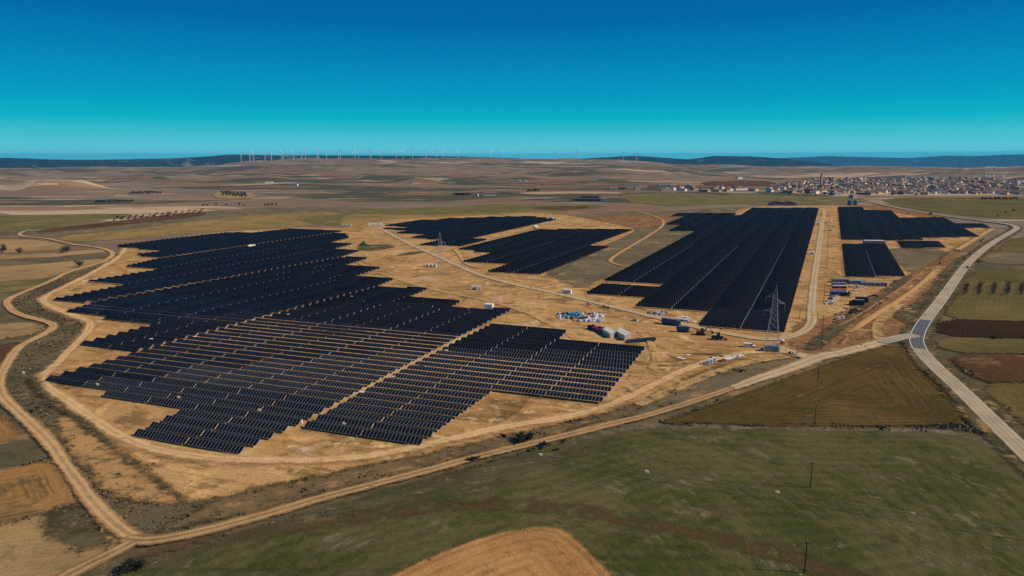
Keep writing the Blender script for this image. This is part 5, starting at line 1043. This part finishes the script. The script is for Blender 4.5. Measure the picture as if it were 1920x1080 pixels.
cabin('water_tank', 'tall white block on the slope right of the school', 0, 0, 11, 8, 13, 5, M['white'], doors=0, cat='block', ribs=False, p=atT(1909, 346), z=float(terrain(*atT(1909, 346))))
o = thing('grain_barn', 'lilac walled barn with twin dark red gables before the village', 'barn', at(1467, 385), 0)
for s in (-1, 1):
    MB().prism([(s * 12 - 12, -.2), (s * 12 + 12, -.2), (s * 12 + 12, 4.2), (s * 12, 7.6), (s * 12 - 12, 4.2)], -10, 10).build('wall', M['lilac'], o)
    b = MB(); b.prism([(s * 12 - 12.1, 3.9), (s * 12, 7.7), (s * 12, 8.1), (s * 12 - 12.1, 4.5)], -10.6, 10.6); b.prism([(s * 12, 7.7), (s * 12 + 12.1, 3.9), (s * 12 + 12.1, 4.5), (s * 12, 8.1)], -10.6, 10.6); b.build('roof', M['roofred'], o)
    MB().prism([(s * 12 - 11.8, 4.25), (s * 12, 7.55), (s * 12 + 11.8, 4.25)], -10.75, -10.02).build('gable', M['roofred'], o)
for k, px in enumerate((1593, 1604)):
    o = thing('grain_silo', ('dark blue grey' if k == 0 else 'pale green grey') + ' round steel silo before the village', 'silo', at(px, 384.5), 0, 'pair of silos')
    mm = M['silo'] if k else plain('blue_grey_silo_steel', (.10, .13, .17), .5, .4, .15, .2)
    b = MB(); b.cyl(0, 0, -.2, 8.6, 4.3, None, 24); [b.cyl(0, 0, z, z + .12, 4.36, None, 24) for z in (1.5, 3, 4.5, 6, 7.5)]; b.build('drum', mm, o); MB().cyl(0, 0, 8.6, 10.6, 4.45, .5, 24).build('cone_roof', mm, o); MB().cyl(0, 0, 10.6, 11.2, .5, .4, 8).build('cap', M['grey'], o)
house(atT(918, 367), 12, 30, 8.5, 92, 'white', 'terracotta', 'white farm with red roof between dark hedges', 'scattered farms', 'farm', 'farm_building'); house(atT(893, 367.5), 8, 10, 6, 80, 'white', 'terracotta', 'small white farm annex left of the red roofed farm', 'scattered farms', 'farm', 'farm_building')
house(at(1100, 377), 14, 60, 6.5, 84, 'brick', 'dark', 'long dark red barn in the green fields', 'scattered farms', 'barn', 'farm_building'); house(at(1106, 372), 12, 40, 6.5, 84, 'brick', 'dark', 'second dark red barn behind the long one', 'scattered farms', 'barn', 'farm_building')
for k, (px, py, L, wk) in enumerate(((1130, 377, 18, 'white'), (965, 341, 40, 'white'), (980, 340.5, 26, 'white'), (1150, 355, 24, 'cream'), (1165, 354, 30, 'grey'), (1180, 352, 22, 'white'), (1205, 351, 24, 'white'), (1248, 358, 30, 'cream'), (1240, 349, 20, 'white'), (1262, 350, 22, 'grey'), (1148, 357, 18, 'grey'), (1195, 355, 16, 'cream'), (505, 343, 26, 'white'), (550, 348, 30, 'white'), (318, 404.5, 6, 'brick'), (780, 344, 24, 'white'))):
    house(atT(px, py), 10, L, 6.5, 90 + hr.uniform(-12, 12), wk, hr.choice(['terracotta', 'grey', 'pale']), '%s outlying farm shed, %s counted from the long barn outwards' % (wk, nth(k + 1)), 'outlying farm sheds', 'shed', 'farm_shed')
vt = random.Random(9)
for k in range(34):
    px = vt.uniform(1450, 1915); py = vt.choice([vt.uniform(338, 366), vt.uniform(362, 368)])
    tree(atT(px, py), 'dark', vt.uniform(1.3, 2.3), '%s dark tree among the village houses by nearness' % nth(k + 1), 'dark trees among the village houses', True)
for k in range(16): tree(atT(1842 + k * 4.2, 374.5), 'dark', vt.uniform(1.5, 1.9), '%s evergreen from left in the hedge right before the village' % nth(k + 1), 'evergreens of the hedge before the village', True)

# ------------------------------------------------------------------ wind turbines
def turbine_meshes():
    tw = MB().cyl(0, 0, -2, 80, 2.3, 1.35, 14).mesh('tower', M['turb']); na = MB().box(-2, 2, -2.5, 6.5, 79.3, 83.3, 0, (.85, .95)).mesh('nacelle', M['turb']); hb = MB().bar((0, -4.4, 81.3), (0, -2.5, 81.3), 1.2, 1.7, 10).mesh('hub', M['turb'])
    b = MB(); n = 8
    for i in range(n):
        z0, z1 = 1 + 41 * i / n, 1 + 41 * (i + 1) / n; w0, w1 = 2.6 * (1 - .75 * i / n) + .5, 2.6 * (1 - .75 * (i + 1) / n) + .5
        b.add([(-w0 / 2, -.25, z0), (w0 / 2, .25, z0), (w1 / 2, .25, z1), (-w1 / 2, -.25, z1), (-w0 / 2, .15, z0), (w0 / 2, .6, z0), (w1 / 2, .6, z1), (-w1 / 2, .15, z1)], [(0, 1, 2, 3), (7, 6, 5, 4), (0, 4, 5, 1), (1, 5, 6, 2), (2, 6, 7, 3), (3, 7, 4, 0)])
    return tw, na, hb, b.mesh('blade', M['turb'])
M['turb'] = paint('turbine_white', (.74, .74, .72)); TWR, NAC, HUBM, BLADE = turbine_meshes(); wr = random.Random(4)
TX = [452, 468.5, 475.5, 497, 509, 528.5, 531, 550, 565, 573, 594.7, 597.5, 612.5, 634.5, 638.7, 665.5, 672.5, 693.7, 696.7, 714.7, 743, 755.5, 773.5, 799, 818, 831, 858, 920.7, 942.7, 1042.5, 1050.7, 1081.7, 1169, 1192, 1195.5]
for k, px in enumerate(TX):
    d = wr.uniform(6300, 7050); az = math.atan2((px - 960) / F, math.cos(TH) + (540 - 296) / F * math.sin(TH)); p = (d * math.sin(az), d * math.cos(az))
    o = thing('wind_turbine', '%s white wind turbine from left on the far plateau' % nth(k + 1), 'wind turbine', p, wr.uniform(-50, 50), 'wind turbines on the far plateau')
    o.scale = (.92, .92, .92); link('tower', TWR, o); link('nacelle', NAC, o); link('hub', HUBM, o); a0 = wr.uniform(0, 120)
    for q in range(3): b = link('blade', BLADE, o); b.location = (0, -3.6, 81.3); b.rotation_euler = (0, math.radians(a0 + 120 * q), 0)

# ------------------------------------------------------------------ air
hz = MB().box(-26000, 26000, -3000, 30000, -330, 262).mesh('haze', [])
hm = bpy.data.materials.new('blue_air'); hm.use_nodes = True; ht_ = hm.node_tree; ht_.nodes.remove(ht_.nodes['Principled BSDF'])
vp = ht_.nodes.new('ShaderNodeVolumePrincipled'); vp.inputs['Color'].default_value = (.12, .58, 1.0, 1); vp.inputs['Density'].default_value = 3.0e-5; vp.inputs['Anisotropy'].default_value = 0.0
ht_.links.new(vp.outputs[0], ht_.nodes['Material Output'].inputs['Volume']); hz.materials.append(hm)
tag(link('haze', hz), 'thin blue air over the plain', 'haze', kind='stuff')
